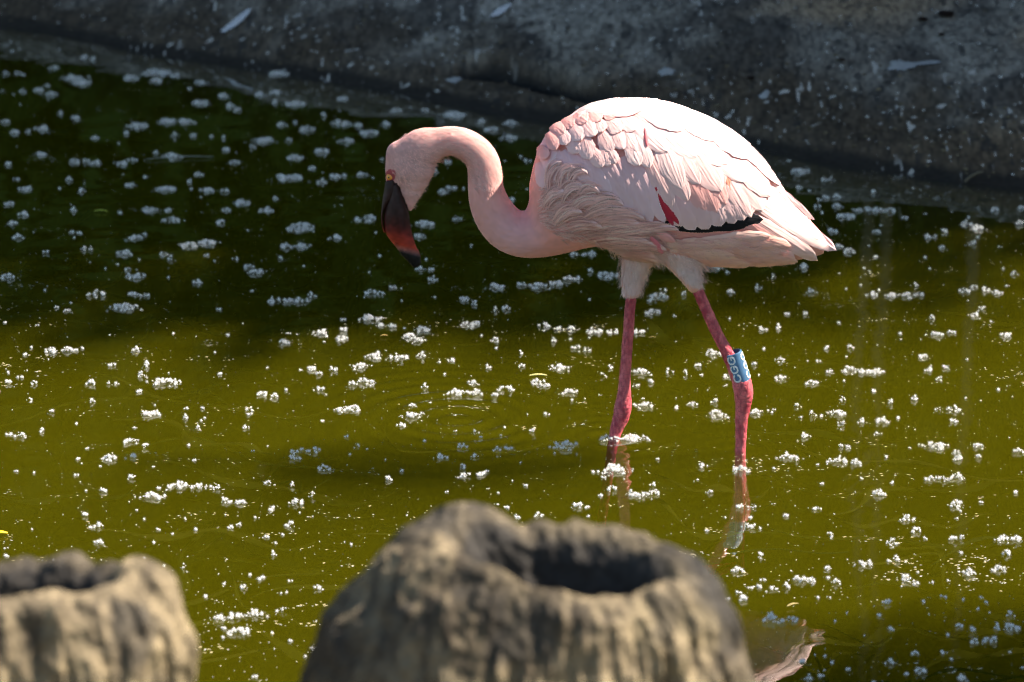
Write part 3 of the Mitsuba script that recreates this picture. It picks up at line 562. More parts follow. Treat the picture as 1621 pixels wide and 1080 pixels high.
# webbed feet on the bottom
for (px_, py_, dy) in ((945, 900, .036), (1170, 900, -.036)):
    a = B(px_, py_, dy); toes = [np.array([-.075, d, -.012]) for d in (-.04, 0, .04)]
    V = np.array([a + [0, -.008, 0], a + [0, .008, 0]] + [a + t for t in toes] + [a + [0, 0, .012]]); 
    M = trimesh.convex.convex_hull(V); put(FL + '__foot', M, 'mat_leg', smooth=False)
# the ring on the leg, with its lettering
b0, b1 = B(1174.5, 602, -.036), B(1160, 558, -.036); axis = (b1 - b0) / np.linalg.norm(b1 - b0); Lb = np.linalg.norm(b1 - b0); rb = 14.6 * K
e1 = np.cross(axis, [0, 1, 0]); e1 /= np.linalg.norm(e1); e2 = np.cross(e1, axis); e2 *= -np.sign(e2[1]) * -1 if False else 1
if e2[1] > 0: e2 = -e2          # e2 towards the viewer
if e1[0] < 0: e1 = -e1          # e1 to the right
prof = [(rb - .0025, -.0002), (rb - .0004, 0), (rb, .0008), (rb, Lb - .0008), (rb - .0004, Lb), (rb - .0025, Lb + .0002), (rb - .0025, Lb * .5), (rb - .0025, -.0002)]
an = np.arange(48) * 2 * np.pi / 48
V = np.array([[b0 + axis * z + r * (np.cos(t) * e2 + np.sin(t) * e1) for t in an] for r, z in prof]).reshape(-1, 3)
put(FL + '__leg_ring', (V, quads(len(prof), 48, True)), 'mat_band', smooth=40, label='blue plastic leg ring with white lettering')
for off in (-.45, 1.15):
    tm = meshkit.text_mesh('CGG', .0155, .0006, bold=True); tv = np.array(tm.vertices)
    tm2 = trimesh.Trimesh(tv, tm.faces); tm2 = tm2.subdivide_to_size(.004); tv = np.array(tm2.vertices)
    w = tv[:, 0].max() - tv[:, 0].min(); s = (Lb * .92) / w; hx = (tv[:, 0] - tv[:, 0].min()) * s + Lb * .04
    an_ = off - (tv[:, 1] - .00775) * .82 / rb; rr = rb + .0003 + tv[:, 2]
    V = b0 + axis * hx[:, None] + rr[:, None] * (np.cos(an_)[:, None] * e2 + np.sin(an_)[:, None] * e1)
    put(FL + '__leg_ring__lettering', trimesh.Trimesh(V, tm2.faces, process=False), 'mat_letter', smooth=False)

# ------------------------------------------------------------------ seed fluff on the water
# (zoomed x, y, width) per quarter of the photograph: origin, then the clumps seen there; three zoomed pixels make one
CL = [((0, 0), '28 350 30,85 348 35,255 322 50,340 372 100,390 395 90,625 370 80,740 345 130,740 385 60,835 360 40,400 272 40,440 282 25,185 430 50,225 408 30,245 448 50,15 432 25,105 435 30,950 392 55,950 490 85,1060 455 50,1090 505 50,1130 525 40,1240 450 55,1310 440 60,1405 495 100,1305 488 25,1320 350 100,1535 550 20,285 540 30,360 562 45,200 612 85,135 625 30,70 630 50,25 580 40,655 598 95,600 635 30,800 578 90,880 578 80,830 645 40,918 645 30,1000 650 20,1062 655 20,1340 592 45,1400 580 20,1460 615 80,1600 585 60,1245 668 110,1198 700 35,1370 668 35,450 655 35,190 735 70,355 770 60,410 768 30,455 775 60,580 780 50,628 760 35,820 742 100,740 728 30,1072 712 35,1115 772 50,1520 720 75,1400 750 75,1480 800 40,40 782 35,330 855 30,75 852 30,120 900 70,620 880 50,790 900 105,900 865 25,985 905 75,1070 910 45,945 830 45,1370 845 140,1590 840 60,1525 866 45,1305 945 30,1145 965 90,1270 1000 75,1075 1000 40,710 1000 75,110 1022 50,352 1000 30,570 1010 20,40 970 50,60 1060 50,795 1000 35,820 1045 80,1045 1058 45,390 908 40,1430 1070 90'),
      ((540, 0), '260 525 50,540 545 110,665 580 35,810 585 65,715 615 70,20 590 60,80 597 40,210 590 45,130 632 90,25 672 70,10 470 50,400 525 40,800 655 80,505 770 45,195 760 25,100 830 60,10 835 30,450 815 25,115 1040 100,520 893 45,480 910 40,550 1040 40,400 1065 100,880 765 40,805 950 50'),
      ((1080, 0), '560 815 90,675 855 30,708 850 25,555 895 40,600 905 20,680 940 35,648 950 30,645 985 35,735 935 40,735 980 50,775 1030 100,830 1000 50,880 995 40,925 1000 60,985 1005 60,1055 1035 35,910 915 35,1485 1000 40,1610 990 40,1345 1065 60,1600 1065 40,1155 1015 20,940 1070 20'),
      ((0, 360), '345 22 25,378 27 30,90 48 55,640 50 70,690 35 30,900 85 90,985 75 100,1420 10 120,1590 50 70,1430 92 80,1360 92 60,215 122 35,395 105 30,432 105 25,590 125 75,770 128 40,812 150 30,980 132 22,1118 150 25,1335 148 25,40 237 75,605 200 35,640 235 90,937 262 45,1215 215 80,1185 190 50,435 322 50,487 322 30,640 318 50,690 325 50,597 380 120,540 380 40,267 383 28,320 398 40,1300 350 70,1365 352 60,1430 350 70,1480 325 50,1520 503 85,1370 503 25,1350 548 60,1610 535 45,245 590 65,320 585 60,352 585 25,655 585 50,125 605 25,530 655 38,695 657 40,670 702 38,35 690 22,85 712 20,108 712 18,38 740 45,163 742 33,435 742 50,520 742 28,555 742 22,790 738 140,1470 675 60,1515 695 40,1580 675 45,1525 772 50,1240 793 60,1300 805 40,140 820 35,433 830 40,245 877 30,710 890 115,97 990 60,42 985 25,620 1017 80,690 1045 40,880 905 30,885 860 22,965 858 20,975 905 15,1610 870 60,1185 870 30,1528 920 22,1170 952 35,940 952 35,200 970 30,640 950 25,1440 1055 30,1490 1062 70,1400 1072 50,660 780 25'),
      ((540, 360), '385 200 50,430 200 30,440 247 50,375 45 60,1110 130 40,1180 130 70,1183 210 35,1260 230 100,740 285 90,855 275 60,940 280 90,1020 270 70,1075 247 45,1125 247 50,140 312 60,190 315 45,248 285 35,585 345 60,630 365 30,730 395 35,785 390 50,617 462 100,140 437 110,185 467 40,240 472 45,325 520 90,385 490 90,350 540 80,965 467 60,1030 485 40,1085 487 50,1200 497 85,1290 497 60,1415 500 70,1510 330 90,1470 352 40,1480 405 80,733 538 40,1010 542 30,1115 575 45,1167 585 38,10 437 25,15 490 40,15 530 35,160 615 95,270 620 90,378 612 45,90 660 80,55 745 50,120 740 95,465 640 25,525 635 50,850 600 35,855 662 32,697 667 30,1035 668 90,1245 705 30,1277 668 28,1425 690 85,1467 735 35,1400 752 35,1563 687 40,398 758 38,560 790 120,632 745 55,640 790 60,790 768 80,730 800 28,925 740 60,970 755 65,1085 785 80,1440 850 90,1600 850 15,40 865 110,340 850 40,345 895 100,285 943 50,905 970 35,1400 1005 110,1060 1040 130,640 980 35,575 1045 50,750 1055 35,718 1060 22,793 1050 25,20 992 25,75 1040 30'),
      ((1080, 360), '710 20 60,920 22 40,1405 8 70,745 92 40,790 115 55,1165 48 40,1200 48 30,1382 78 38,1235 98 38,1245 22 35,1508 92 18,155 190 90,435 233 35,10 320 30,230 308 45,362 288 40,610 308 50,900 320 60,990 325 80,1060 325 80,1125 320 60,1105 278 40,1340 305 60,1388 285 35,1440 300 50,1495 312 50,1575 222 35,575 190 60,500 412 25,580 412 35,385 487 45,457 478 30,1385 420 60,1425 385 35,1210 510 60,1285 500 45,1540 515 55,1187 435 30,155 600 80,75 660 35,90 700 22,15 700 30,215 712 40,338 652 35,465 720 60,460 632 55,615 742 60,683 577 30,800 573 30,648 637 24,1145 617 50,1170 680 50,1258 670 40,1222 720 32,790 680 75,850 688 50,920 688 90,700 688 40,910 777 24,1105 818 32,1418 822 24,995 835 35,50 842 50,155 830 45,160 893 100,355 880 75,550 850 35,615 890 30,765 822 30,735 885 80,850 925 40,753 938 45,955 922 80,1285 868 70,1220 865 28,1290 922 45,590 997 55,785 1048 35,750 1045 30,1205 1038 115,1400 1038 60,1085 1045 22,1300 1070 50,1600 1065 50,1505 770 20'),
      ((1080, 720), '270 75 90,490 12 60,540 18 60,740 30 90,810 40 80,93 55 32,125 178 38,640 45 22,975 12 20,1305 20 55,1410 12 35,1180 115 60,1240 120 60,1310 110 75,935 188 65,997 132 28,1308 240 85,1298 300 22,635 258 45,720 282 20,495 292 32,1070 308 75,1580 180 28,280 250 50,330 252 40,330 345 80,325 300 30,433 232 22,990 420 70,1285 405 45,1330 402 35,1110 365 60,1520 405 80,1590 408 80,1545 472 45,1015 500 40,700 372 28,375 482 55,850 525 50,890 522 50,690 542 40,265 555 70,560 597 80,610 600 50,330 628 30,375 630 25,440 638 40,485 628 50,730 608 45,690 587 25,275 655 30,297 690 55,1065 598 70,1185 605 25,1510 545 65,1360 565 75,425 785 85,470 795 40,515 785 60,1240 672 28,1150 700 25,970 705 35,1555 765 45,1490 820 40,1560 825 90,1315 815 40,1378 840 35,1395 890 60,1465 885 70,995 830 28,790 750 25,990 990 55,1130 1035 60,1245 938 30,1320 1065 50,1060 1042 30,665 1050 30,600 1065 40,1110 940 25,1620 1010 20'),
      ((540, 720), '470 15 70,640 10 35,575 65 40,590 100 55,655 95 60,690 80 30,860 35 20,1310 72 110,1290 168 50,1420 195 90,1485 185 60,1480 150 40,1370 190 50,1230 195 25,1170 250 30,1120 245 60,940 290 50,830 300 35,790 250 30,700 160 20,230 120 40'),
      ((0, 720), '520 20 65,625 10 40,80 75 25,627 110 38,488 175 42,715 200 110,760 160 25,850 150 100,945 155 85,1028 160 45,1075 222 55,1140 230 60,1405 230 75,1395 20 60,1540 68 60,1278 132 35,1490 198 35,1388 150 40,410 290 40,470 340 55,430 345 25,468 420 45,753 356 25,925 356 25,876 304 18,1262 390 30,1385 337 38,1355 337 22,1222 298 22,1130 332 20,1095 345 30,873 537 38,1300 475 38,37 483 22,1187 572 18,1065 610 25,1162 632 38,1240 590 30,1505 635 42,1345 742 40,1030 785 90,1110 770 80,1200 760 100,1130 845 110,1295 845 25,1500 930 70,1380 885 25,1210 1055 28')]
clumps = []
for (ox, oy), s in CL:
    for e in s.split(','):
        x, y, w = map(float, e.split()); c = (ox + x / 3, oy + y / 3, w / 3)
        if all((c[0] - k[0]) ** 2 + (2 * (c[1] - k[1])) ** 2 > 49 for k in clumps): clumps.append(c)
wr = np.random.default_rng(5)
def puff(seed):
    r = np.random.default_rng(seed); ico = trimesh.creation.icosphere(1); v = np.array(ico.vertices)
    v = v * (.22 + .40 * r.random((len(v), 1)))
    n = 96; d = r.normal(size=(n, 3)); d /= np.linalg.norm(d, axis=1, keepdims=True); s = np.cross(d, r.normal(size=(n, 3))); s /= np.linalg.norm(s, axis=1, keepdims=True)
    Lh = .60 + .85 * r.random((n, 1)); bend = s * .25 * r.normal(size=(n, 1))
    hv = np.stack([d * .2 - s * .045, d * .2 + s * .045, d * Lh + bend], 1).reshape(-1, 3)
    return join([(v, np.array(ico.faces)), (hv, np.arange(3 * n).reshape(-1, 3))])
PUFFS = [puff(i) for i in range(14)]
def fluff_clump(c, w, seed):
    """A tuft w metres wide lying on the water at c: many little cottony balls."""
    r = np.random.default_rng(seed); out = []
    n = max(1, int(round((w / .0060) ** 1.6 * 2.3))); flat = r.uniform(.45, 1.0); rot = r.normal(0, .35)
    a = r.random(n) * 6.283; q = r.random(n) ** .62 * np.where(r.random(n) < .15, 1.5, 1.0); lx, ly = q * np.cos(a) * w * .5, q * np.sin(a) * w * .5 * flat
    if n > 4: ly = ly + .25 * w * .5 * np.sin(lx / w * 9 + r.random() * 6)
    for i in range(n):
        v, f = PUFFS[r.integers(0, 14)]; s = .0011 + .0032 * r.random() ** 1.6 if n > 2 else r.uniform(.0019, .0036) * min(1.0, w / .006)
        R_ = trimesh.transformations.random_rotation_matrix(r.random(3))[:3, :3]
        x, y = lx[i] * math.cos(rot) - ly[i] * math.sin(rot), lx[i] * math.sin(rot) + ly[i] * math.cos(rot)
        out.append(((v @ R_.T) * s + c + [x, y, s * .5 + (r.random() * .0075 * (1 - q[i] ** 2) if n > 5 else 0)], f))
    return join(out)
items = []
for i, (px, py, w) in enumerate(clumps):
    c = on_z(px, py + 1, 0.0); sc = np.linalg.norm(c - EYE) / FPX; items.append((w, w * sc, c, px, py, i))
for c in (on_z(965, 696), on_z(1005, 695), on_z(980, 700)): pass
items.sort(key=lambda t: -t[0])
GROUP = 'tufts of seed fluff floating on the pond'
COLS = ((70, 'at the left edge'), (160, 'close to the left edge'), (260, 'above the left stone'), (360, 'beside the left stone'), (470, 'above the stone gap'), (600, 'left of the bill'), (680, 'in line with the bill'), (760, 'in line with the neck bend'),
        (860, 'under the neck'), (970, 'under the breast'), (1060, 'in line with shaded leg'), (1150, 'between the two legs'), (1230, 'in line with ringed leg'), (1320, 'below the tail'), (1410, 'right of the tail'), (1510, 'toward the right'), (1570, 'near the right edge'), (9999, 'at the right edge'))
ROWS = ((130, 'in the top strip'), (190, 'level with the back'), (240, 'level with the head'), (300, 'level with the eye'), (350, 'level with the bill'), (410, 'level with the belly'), (460, 'level with the thighs'), (520, 'level with the upper legs'), (580, 'just above ring level'),
        (630, 'level with the ring'), (690, 'level with the leg joints'), (740, 'level with the wading feet'), (800, 'just below the legs'), (860, 'level with the stone rim'), (930, 'level with the stone hollow'), (1000, 'near the bottom'), (9999, 'at the bottom edge'))
def where(px, py): return next(t for a, t in COLS if px < a) + ', ' + next(t for a, t in ROWS if py < a)
named = []
rest = []
for k, (wpx, w, c, px, py, i) in enumerate(items):
    v, f = fluff_clump(c, w, 100 + i)
    if k < 298:
        size = 'wide' if wpx > 30 else 'medium' if wpx > 18 else 'small'
        key = put('seed_fluff', (v, f), 'mat_fluff', smooth=False, label=f'{size} fluff tuft {where(px, py)}', cat='seed fluff', group=GROUP); named.append((px, key))
    else: rest.append((v, f))
same = {}
for px, key in sorted(named): same.setdefault(labels[key]['label'], []).append(key)
for lab, ks in same.items():
    for key, e in zip(ks, {1: ('',), 2: (', the left one', ', the right one'), 3: (', the left one', ', the middle one', ', the right one'), 4: (', leftmost', ', second from left', ', second from right', ', rightmost'), 5: (', leftmost', ', second from left', ', middle one', ', second from right', ', rightmost'), 6: (', leftmost', ', second from left', ', third from left', ', third from right', ', second from right', ', rightmost')}.get(len(ks), [''] * len(ks))): labels[key]['label'] = lab + e
for (px, py, w) in ((962, 696, 36), (998, 697, 28), (972, 746, 52)):
    c = on_z(px, py); rest.append(fluff_clump(c, w * np.linalg.norm(c - EYE) / FPX, int(px)))
# single seeds and scraps everywhere between the tufts
for _ in range(1400):
    px, py = wr.uniform(-60, 1680), wr.uniform(30, 1090); c = on_z(px, py)
    if shore(c[None, :2])[0] > -.05: continue
    rest.append(fluff_clump(c, .0014 + .0065 * wr.random() ** 2, int(wr.integers(1e6))))
for _ in range(260):                                   # and beyond the frame on either side
    px, py = (wr.uniform(-900, -60) if wr.random() < .5 else wr.uniform(1680, 2500)), wr.uniform(150, 1000); c = on_z(px, py)
    if abs(c[0]) < 3.2 and shore(c[None, :2])[0] < -.1: rest.append(fluff_clump(c, wr.uniform(.004, .022), int(wr.integers(1e6))))
put('loose_seed_fluff', join(rest), 'mat_fluff', smooth=False, label='single seeds and scraps of white fluff scattered over the pond', cat='seed fluff', kind='stuff')
# dry husks: flat little flakes, often in streaks
hv, hf, hc, n = [], [], [], 0
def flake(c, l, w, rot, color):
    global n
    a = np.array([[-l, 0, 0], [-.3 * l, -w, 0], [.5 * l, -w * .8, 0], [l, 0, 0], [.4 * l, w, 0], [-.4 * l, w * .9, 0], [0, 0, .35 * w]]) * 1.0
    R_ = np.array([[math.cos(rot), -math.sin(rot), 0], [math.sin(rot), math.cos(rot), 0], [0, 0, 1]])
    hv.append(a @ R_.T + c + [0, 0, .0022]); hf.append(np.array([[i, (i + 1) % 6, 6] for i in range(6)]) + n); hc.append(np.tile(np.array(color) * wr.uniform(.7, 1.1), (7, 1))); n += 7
for _ in range(230):
    px, py = wr.uniform(-30, 1650), wr.uniform(130, 1085); spread = wr.uniform(5, 45)
    for _k in range(int(wr.integers(2, 16))):
        c = on_z(px + wr.normal(0, spread), py + wr.normal(0, 3.0))
        if shore(c[None, :2])[0] < -.04: flake(c, wr.uniform(.0010, .0034), wr.uniform(.0006, .0013), wr.normal(0, .4), (.70, .62, .36) if wr.random() < .7 else (.8, .8, .75))
for _ in range(3200):  # pale flakes, made more numerous to stand in for sun glints
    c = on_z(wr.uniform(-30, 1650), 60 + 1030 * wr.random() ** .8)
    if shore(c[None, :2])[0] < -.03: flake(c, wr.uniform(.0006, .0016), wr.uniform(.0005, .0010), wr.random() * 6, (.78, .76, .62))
put('seed_husks', (np.vstack(hv), np.vstack(hf)), 'mat_husk', smooth=False, color=np.clip(np.vstack(hc), 0, .9), label='tiny dry seed husks in streaks and pale flakes for sun glints', cat='seed husks', kind='stuff')

# single things on the water
def blade(c, dirv, L, w, bsdf, key, label, cat, arch=.002, color=None, tip=.1):
    t = np.linspace(0, 1, 12); d = np.array([math.cos(dirv), math.sin(dirv), 0]); s = np.array([-d[1], d[0], 0])
    wid = w * np.clip(np.sin(np.pi * np.clip(t * .92 + .06, 0, 1)), tip, 1) ** .7
    mid = c + d * ((t - .5) * L)[:, None] + s * (.06 * L * np.sin(t * 3))[:, None] + np.array([0, 0, 1]) * (.004 + arch * np.sin(np.pi * t))[:, None]
    V = np.stack([mid - s * wid[:, None], mid + [0, 0, w * .25], mid + s * wid[:, None], mid - [0, 0, w * .15]], 1).reshape(-1, 3)
    return put(key, (V, quads(12, 4, True)), bsdf, label=label, cat=cat, **({'color': np.tile(color, (48, 1))} if color is not None else {}))
blade(on_z(-2, 849), .15, .028, .008, 'mat_petal', 'yellow_petal', 'bright yellow petal floating at the left edge of the picture', 'petal', arch=.003)
blade(on_z(160, 337), -.1, .030, .006, 'mat_husk', 'fallen_leaf', 'small yellow green leaf floating among fluff at the left', 'leaf', color=(.30, .34, .06))
blade(on_z(852, 598), .0, .032, .006, 'mat_husk', 'fallen_leaf', 'pale yellow leaf with fluff beside it, left of the shaded leg', 'leaf', color=(.55, .52, .22))
blade(on_z(608, 535), .1, .014, .003, 'mat_husk', 'fallen_leaf', 'tiny tan leaf floating below the bill', 'leaf', color=(.5, .34, .14))
blade(on_z(1033, 538), .0, .014, .003, 'mat_husk', 'fallen_leaf', 'tiny tan leaf floating between the two legs', 'leaf', color=(.5, .36, .16))
blade(on_z(285, 253), .16, .16, .0022, 'mat_husk', 'grass_blade', 'long pale grass blade floating on the dark water', 'grass blade', color=(.42, .44, .40))
blade(on_z(1255, 962), .5, .020, .003, 'mat_husk', 'fallen_leaf', 'small tan leaf floating at the lower right', 'leaf', color=(.5, .4, .18))

# ribbons added just under the surface to give the water tonal swirls
ar = np.random.default_rng(31); wisps, wc = [], []
for _ in range(130):
    px, py = ar.uniform(-80, 1700), 150 + 960 * ar.random(); c = on_z(px, py); L_ = ar.uniform(.12, .55); w_ = ar.uniform(.003, .016); t = np.linspace(0, 1, 22); ph = ar.random(4) * 6.3
    if shore(c[None, :2])[0] > -.25: continue
    a = ar.normal(0, .35); d_ = np.array([math.cos(a), math.sin(a), 0]); q_ = np.array([-d_[1], d_[0], 0])
    mid_ = c + d_ * ((t - .5) * L_)[:, None] + q_ * (.05 * np.sin(t * 5 + ph[0]) + .03 * np.sin(t * 11 + ph[1]))[:, None] - np.array([0, 0, 1]) * (ar.uniform(.075, .15) + .018 * np.sin(t * 4 + ph[2]))[:, None]
    wd = w_ * np.sin(np.pi * np.clip(t, .02, .98)) ** .8 * (1 + .5 * np.sin(t * 17 + ph[3]))
    wisps.append((np.stack([mid_ - q_ * wd[:, None], mid_ + [0, 0, .002], mid_ + q_ * wd[:, None]], 1).reshape(-1, 3), quads(22, 3)))
    wc.append(np.tile(((.085, .084, .009), (.078, .076, .009), (.062, .068, .010))[int(ar.integers(0, 3))], (66, 1)))
put('drifting_algae', join(wisps), 'mat_husk', color=np.vstack(wc), label='faint ribbons added just under the water for its tonal swirls', cat='algae', kind='stuff')

# ------------------------------------------------------------------ on the bank
def bank_feather(px, py, L, w, rot, label):
    c = on_bank(px, py, .008); t = np.linspace(0, 1, 14); s = np.linspace(-1, 1, 7)
    d = np.array([math.cos(rot), math.sin(rot)]); q = np.array([-d[1], d[0]])
    wid = w * np.sin(np.pi * np.clip(t * .9 + .08, 0, 1)) ** .6
    xy = c[:2] + d * ((t - .5) * L)[:, None, None] + (q * (s[None] * wid[:, None])[..., None])
    z = bank_z(xy) + .006 + .008 * np.sin(np.pi * t)[:, None] * (1 - s[None] ** 2) + .004 * (t[:, None])
    V = np.concatenate([xy, z[..., None]], -1).reshape(-1, 3)
    put('white_feather', (V, quads(14, 7)), 'mat_feather', label=label, cat='feather', color=np.tile((.55, .56, .58), (len(V), 1)), uv=np.stack(np.meshgrid(s * .5 + .5, t), -1)[..., ::-1].reshape(-1, 2))
bank_feather(374, 38, .10, .020, .75, 'white feather lying on the bank at the upper left')
bank_feather(793, 20, .085, .018, .9, 'white feather lying on the bank near the top edge, left of centre')
def dropping(px, py, w, hgt, seed, label, tail=0.0):
    c = on_bank(px, py); r = np.linspace(0, 1, 10)[:, None]; a = (np.arange(40) * 2 * np.pi / 40)[None]
    ed = 1 + 1.5 * (meshkit.fbm(np.stack([np.cos(a) * 2.6, np.sin(a) * 2.6, a * 0 + seed], -1), 3, seed) - .5) + tail * np.clip(np.cos(a), 0, 1) ** 12
    xy = c[:2] + np.stack([r * ed * w * np.cos(a), r * ed * hgt * np.sin(a)], -1)
    z = bank_z(xy) + .004 * (1 - r ** 3) + .002
    V = np.concatenate([xy, z[..., None]], -1).reshape(-1, 3)
    put('bird_dropping', (V, quads(10, 40, True)), 'mat_husk', label=label, cat='bird dropping', group='white bird droppings on the bank', color=np.tile((.34, .35, .35), (len(V), 1)))
dropping(1428, 105, .030, .035, 3, 'white smeared bird dropping with a tail on the bank at the upper right', 2.2)
dropping(718, 128, .018, .018, 5, 'white bird dropping just left of the crack in the bank')
dropping(1056, 115, .018, .02, 8, 'pale bird dropping on the bank above the flamingo')
dropping(1210, 152, .013, .016, 9, 'faint pale bird dropping on the bank right of the flamingo back')
def litter(px, py, l, seed, label):
    c = on_bank(px, py, .006); ico = trimesh.creation.icosphere(2); v = np.array(ico.vertices) * [l, l * .9, l * .35]
    v = v * (.6 + .9 * meshkit.fbm(ico.vertices * 1.7, 3, seed))[:, None]
    put('dry_leaf', (v + c, np.array(ico.faces)), 'mat_husk', label=label, cat='leaf', color=np.tile((.022, .016, .014), (len(v), 1)))
litter(1497, 27, .020, 3, 'dark crumpled leaf on the bank near the upper right corner'); litter(1461, 33, .012, 4, 'small dark leaf scrap left of the crumpled leaf'); litter(1188, 127, .009, 5, 'tiny dark scrap on the bank above the flamingo back')
litter(1490, 57, .008, 6, 'tiny dark scrap below the crumpled leaf'); litter(1333, 97, .007, 7, 'tiny dark speck on the bank left of the smeared dropping')
a, b = on_bank(1527, 295, .012), on_bank(1556, 285, .02)
put('twig', tube([a, (a + b) / 2 + [0, 0, .006], b], [.0030, .0035, .0025], n=8), 'mat_stem', label='dry yellowish twig at the waterline on the right', cat='twig')
v = []
pts = on_bank(wr.uniform(-30, 1650, 1000), wr.uniform(-20, 320, 1000), .003)
for c, d in zip(pts, shore(pts[:, :2])):
    if d < .02 or (wr.random() > .25 + .75 * math.exp(-d / .40)): continue
    k = wr.choice(14); vv, ff = PUFFS[k]; s = wr.uniform(.0012, .0042) * (1.7 if wr.random() < .1 else 1)
    v.append((vv * [s * 1.3, s * 1.3, s * .6] + c, ff))
put('fluff_scraps', join(v), 'mat_fluff', smooth=False, label='scraps of seed fluff caught on the bank', cat='seed fluff', kind='stuff')
gv, gf, gn = [], [], 0
ico = trimesh.creation.icosphere(1); gvv = []
pts = on_bank(wr.uniform(-30, 1650, 1800), wr.uniform(-20, 320, 1800))
for c, d in zip(pts, shore(pts[:, :2])):
    if d < .01 or wr.random() > .15 + .85 * math.exp(-d / .25): continue
    s = wr.uniform(.0015, .006)
    gvv.append((np.array(ico.vertices) * s * wr.uniform(.6, 1.3, 3) * [1, 1, .7] + c, np.array(ico.faces)))
put('grit', join(gvv), 'mat_shore', smooth=False, label='grit and small pebbles on the lower edge of the bank', cat='grit', kind='stuff')

# ------------------------------------------------------------------ trees and shrubs round the pond: they shade the bank and stand mirrored in the water
def leaves(centres, radii, n, size, seed, hollow=.35):
    r = np.random.default_rng(seed); centres = np.asarray(centres, float); radii = np.asarray(radii, float)
    k = r.choice(len(centres), n, p=np.prod(radii, 1) ** .67 / (np.prod(radii, 1) ** .67).sum())
    d = r.normal(size=(n, 3)); d /= np.linalg.norm(d, axis=1, keepdims=True)
    c = centres[k] + d * radii[k] * (hollow + (1 - hollow) * r.random((n, 1)) ** .5)
    a = r.normal(size=(n, 3)); a /= np.linalg.norm(a, axis=1, keepdims=True); b = np.cross(a, r.normal(size=(n, 3))); b /= np.linalg.norm(b, axis=1, keepdims=True)
    s = size * r.uniform(.6, 1.3, (n, 1))
    V = np.stack([c - a * s, c - b * s * .45 + a * s * .1, c + a * s, c + b * s * .45 + a * s * .1], 1).reshape(-1, 3)
    i = np.arange(n)[:, None] * 4; f = np.hstack([i, i + 1, i + 2, i, i + 2, i + 3]).reshape(-1, 3)
    return V, f
def tree(name, base, top, rad, centres, radii, n, size, seed, label, group=None):
    t = thing(name, label, name.replace('_', ' ').split()[-1], group); base = np.array(base, float); top = np.array(top, float)
    parts = [tube([base, base * .6 + top * .4 + [.06, .05, 0], top], [rad, rad * .8, rad * .5], n=10)]
    for c in centres[:7]:
        c = np.array(c, float); s = base * .35 + top * .65; parts.append(tube([s, s * .45 + c * .55 + [0, 0, .15], c], [rad * .42, rad * .28, rad * .1], n=7, sub=4))
    put(t + '__trunk', join(parts), 'mat_bark'); put(t + '__crown', leaves(centres, radii, n, size, seed), 'mat_leaf', smooth=False)
tr = np.random.default_rng(3)
for i in range(7):
    x = -7.5 + 2.5 * i; y = 13.6 + tr.uniform(-.5, .5); c = [(x + tr.uniform(-.9, .9), y + tr.uniform(-.5, .5), z) for z in (.9, 1.8, 2.8, 3.9, 5.0, 6.1, 7.2, 8.2)]
    tree('shrub', (x, y, .4), (x, y, 4.6), .09, c, [(1.8, 1.2, 1.1)] * 8, 15000, .14, 40 + i, 'dense dark evergreen shrub behind the bank, mirrored in the water', 'shrubs behind the bank')
for i in range(5):
    x = -7.0 + 3.6 * i; y = 16.6; c = [(x + tr.uniform(-.9, .9), y + tr.uniform(-.5, .5), z) for z in (1.0, 2.2, 3.4, 4.6, 5.8, 7.2, 8.6, 9.8)]
    tree('dark_tree', (x, y, .4), (x, y, 8.6), .14, c, [(2.3, 1.3, 1.2)] * 8, 11000, .2, 140 + i, 'tall dark tree in the back row behind the bank', 'tall trees behind the shrubs')
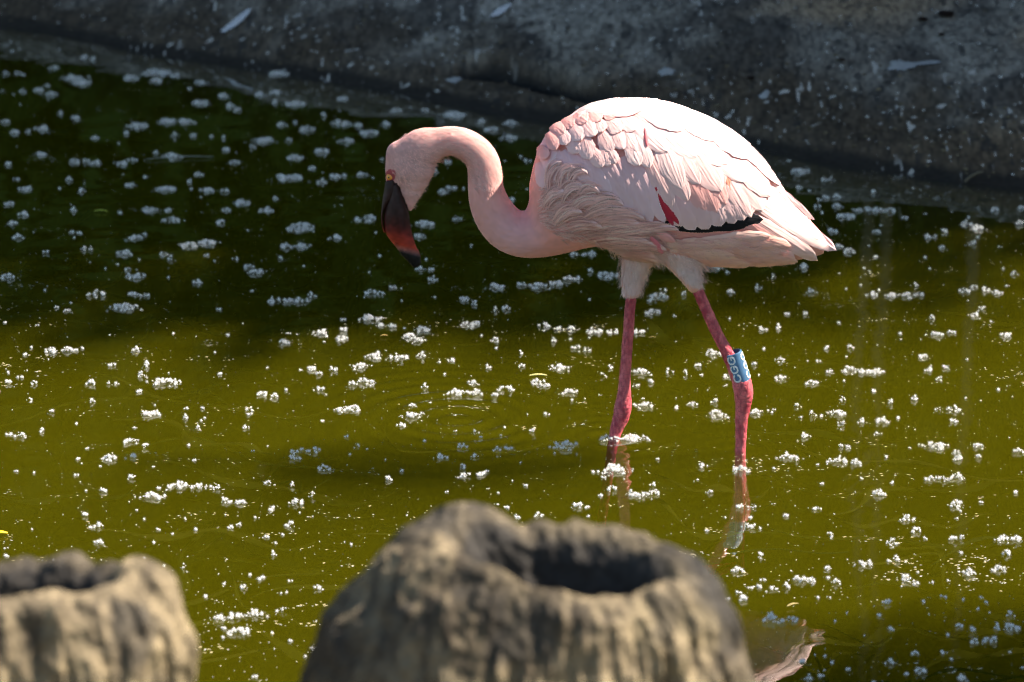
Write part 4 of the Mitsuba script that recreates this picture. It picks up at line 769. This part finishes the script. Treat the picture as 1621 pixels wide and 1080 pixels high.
# high crowns on the right that shade the bank and the far part of the water
for i, (x, y, z) in enumerate(((4.6, 8.45, 4.9), (5.6, 9.9, 5.6), (6.6, 8.55, 6.6), (3.9, 10.8, 4.8), (8.2, 10.0, 7.2), (3.2, 8.8, 4.6), (5.2, 9.0, 6.2), (4.2, 9.7, 5.0), (6.9, 9.2, 7.6))):
    c = [(x + tr.uniform(-1.1, 1.1), y + tr.uniform(-.7, .9), z + tr.uniform(-.9, .9)) for _ in range(8)]
    tree('shade_tree', (x + 1.6, y + 1.2, .5), (x + .3, y + .2, z + .6), .16, c, [(1.3, 1.0, .9)] * 8, 14000, .115, 60 + i, 'leafy tree on the right bank that shades the concrete', 'trees on the right bank')
c = [(x, y + tr.uniform(-.25, .3), z + tr.uniform(-.5, .5)) for x, y, z in ((4.2, 6.75, 5.6), (5.0, 7.0, 6.2), (5.8, 7.0, 6.9), (6.6, 7.1, 7.6), (7.3, 7.3, 8.2), (5.4, 7.35, 6.4), (4.6, 7.2, 5.8), (6.2, 7.4, 7.2), (3.8, 6.95, 5.2))]; c = [(x, y + .20, z) for x, y, z in c]  # sparse crowns added out of view to soften the edge of the shade
tree('light_tree', (6.6, 8.2, .4), (5.8, 7.1, 6.2), .09, c, [(.9, .85, .7)] * 9, 2300, .10, 99, 'thin leaved tree leaning over the pond from the right bank', None)
# pale bare stems standing behind the bank, seen mirrored at the right
for i, (px, lean) in enumerate(((1393, .05), (1541, -.02), (1355, .10))):
    x = (px - 810.5) / FPX * 12.0; b = np.array([x, 11.6, .6]); r = tr.normal(0, .02, (4, 1))
    put('bare_stem', tube([b, b + [lean * .4, 0, .7], b + [lean * .2, .02, 1.5], b + [lean, 0, 2.6]], [.026, .024, .02, .012], n=10), 'mat_stem', label='pale bare sapling stem behind the bank, mirrored at the right', cat='sapling', group='bare stems behind the bank')
# bush on the near right shore: shade over the nearest water
c = [(1.6, 3.85, .5), (1.7, 4.0, 1.0), (1.9, 3.7, 1.4), (2.1, 4.0, 1.8), (2.2, 4.05, 1.2), (2.4, 3.8, 2.1), (2.6, 4.0, 2.4), (2.5, 3.6, 1.6)]
tree('bush', (2.0, 3.55, .0), (2.0, 3.75, 1.2), .03, c, [(.46, .40, .40)] * 8, 7000, .06, 90, 'leafy bush on the near shore beyond the right edge')
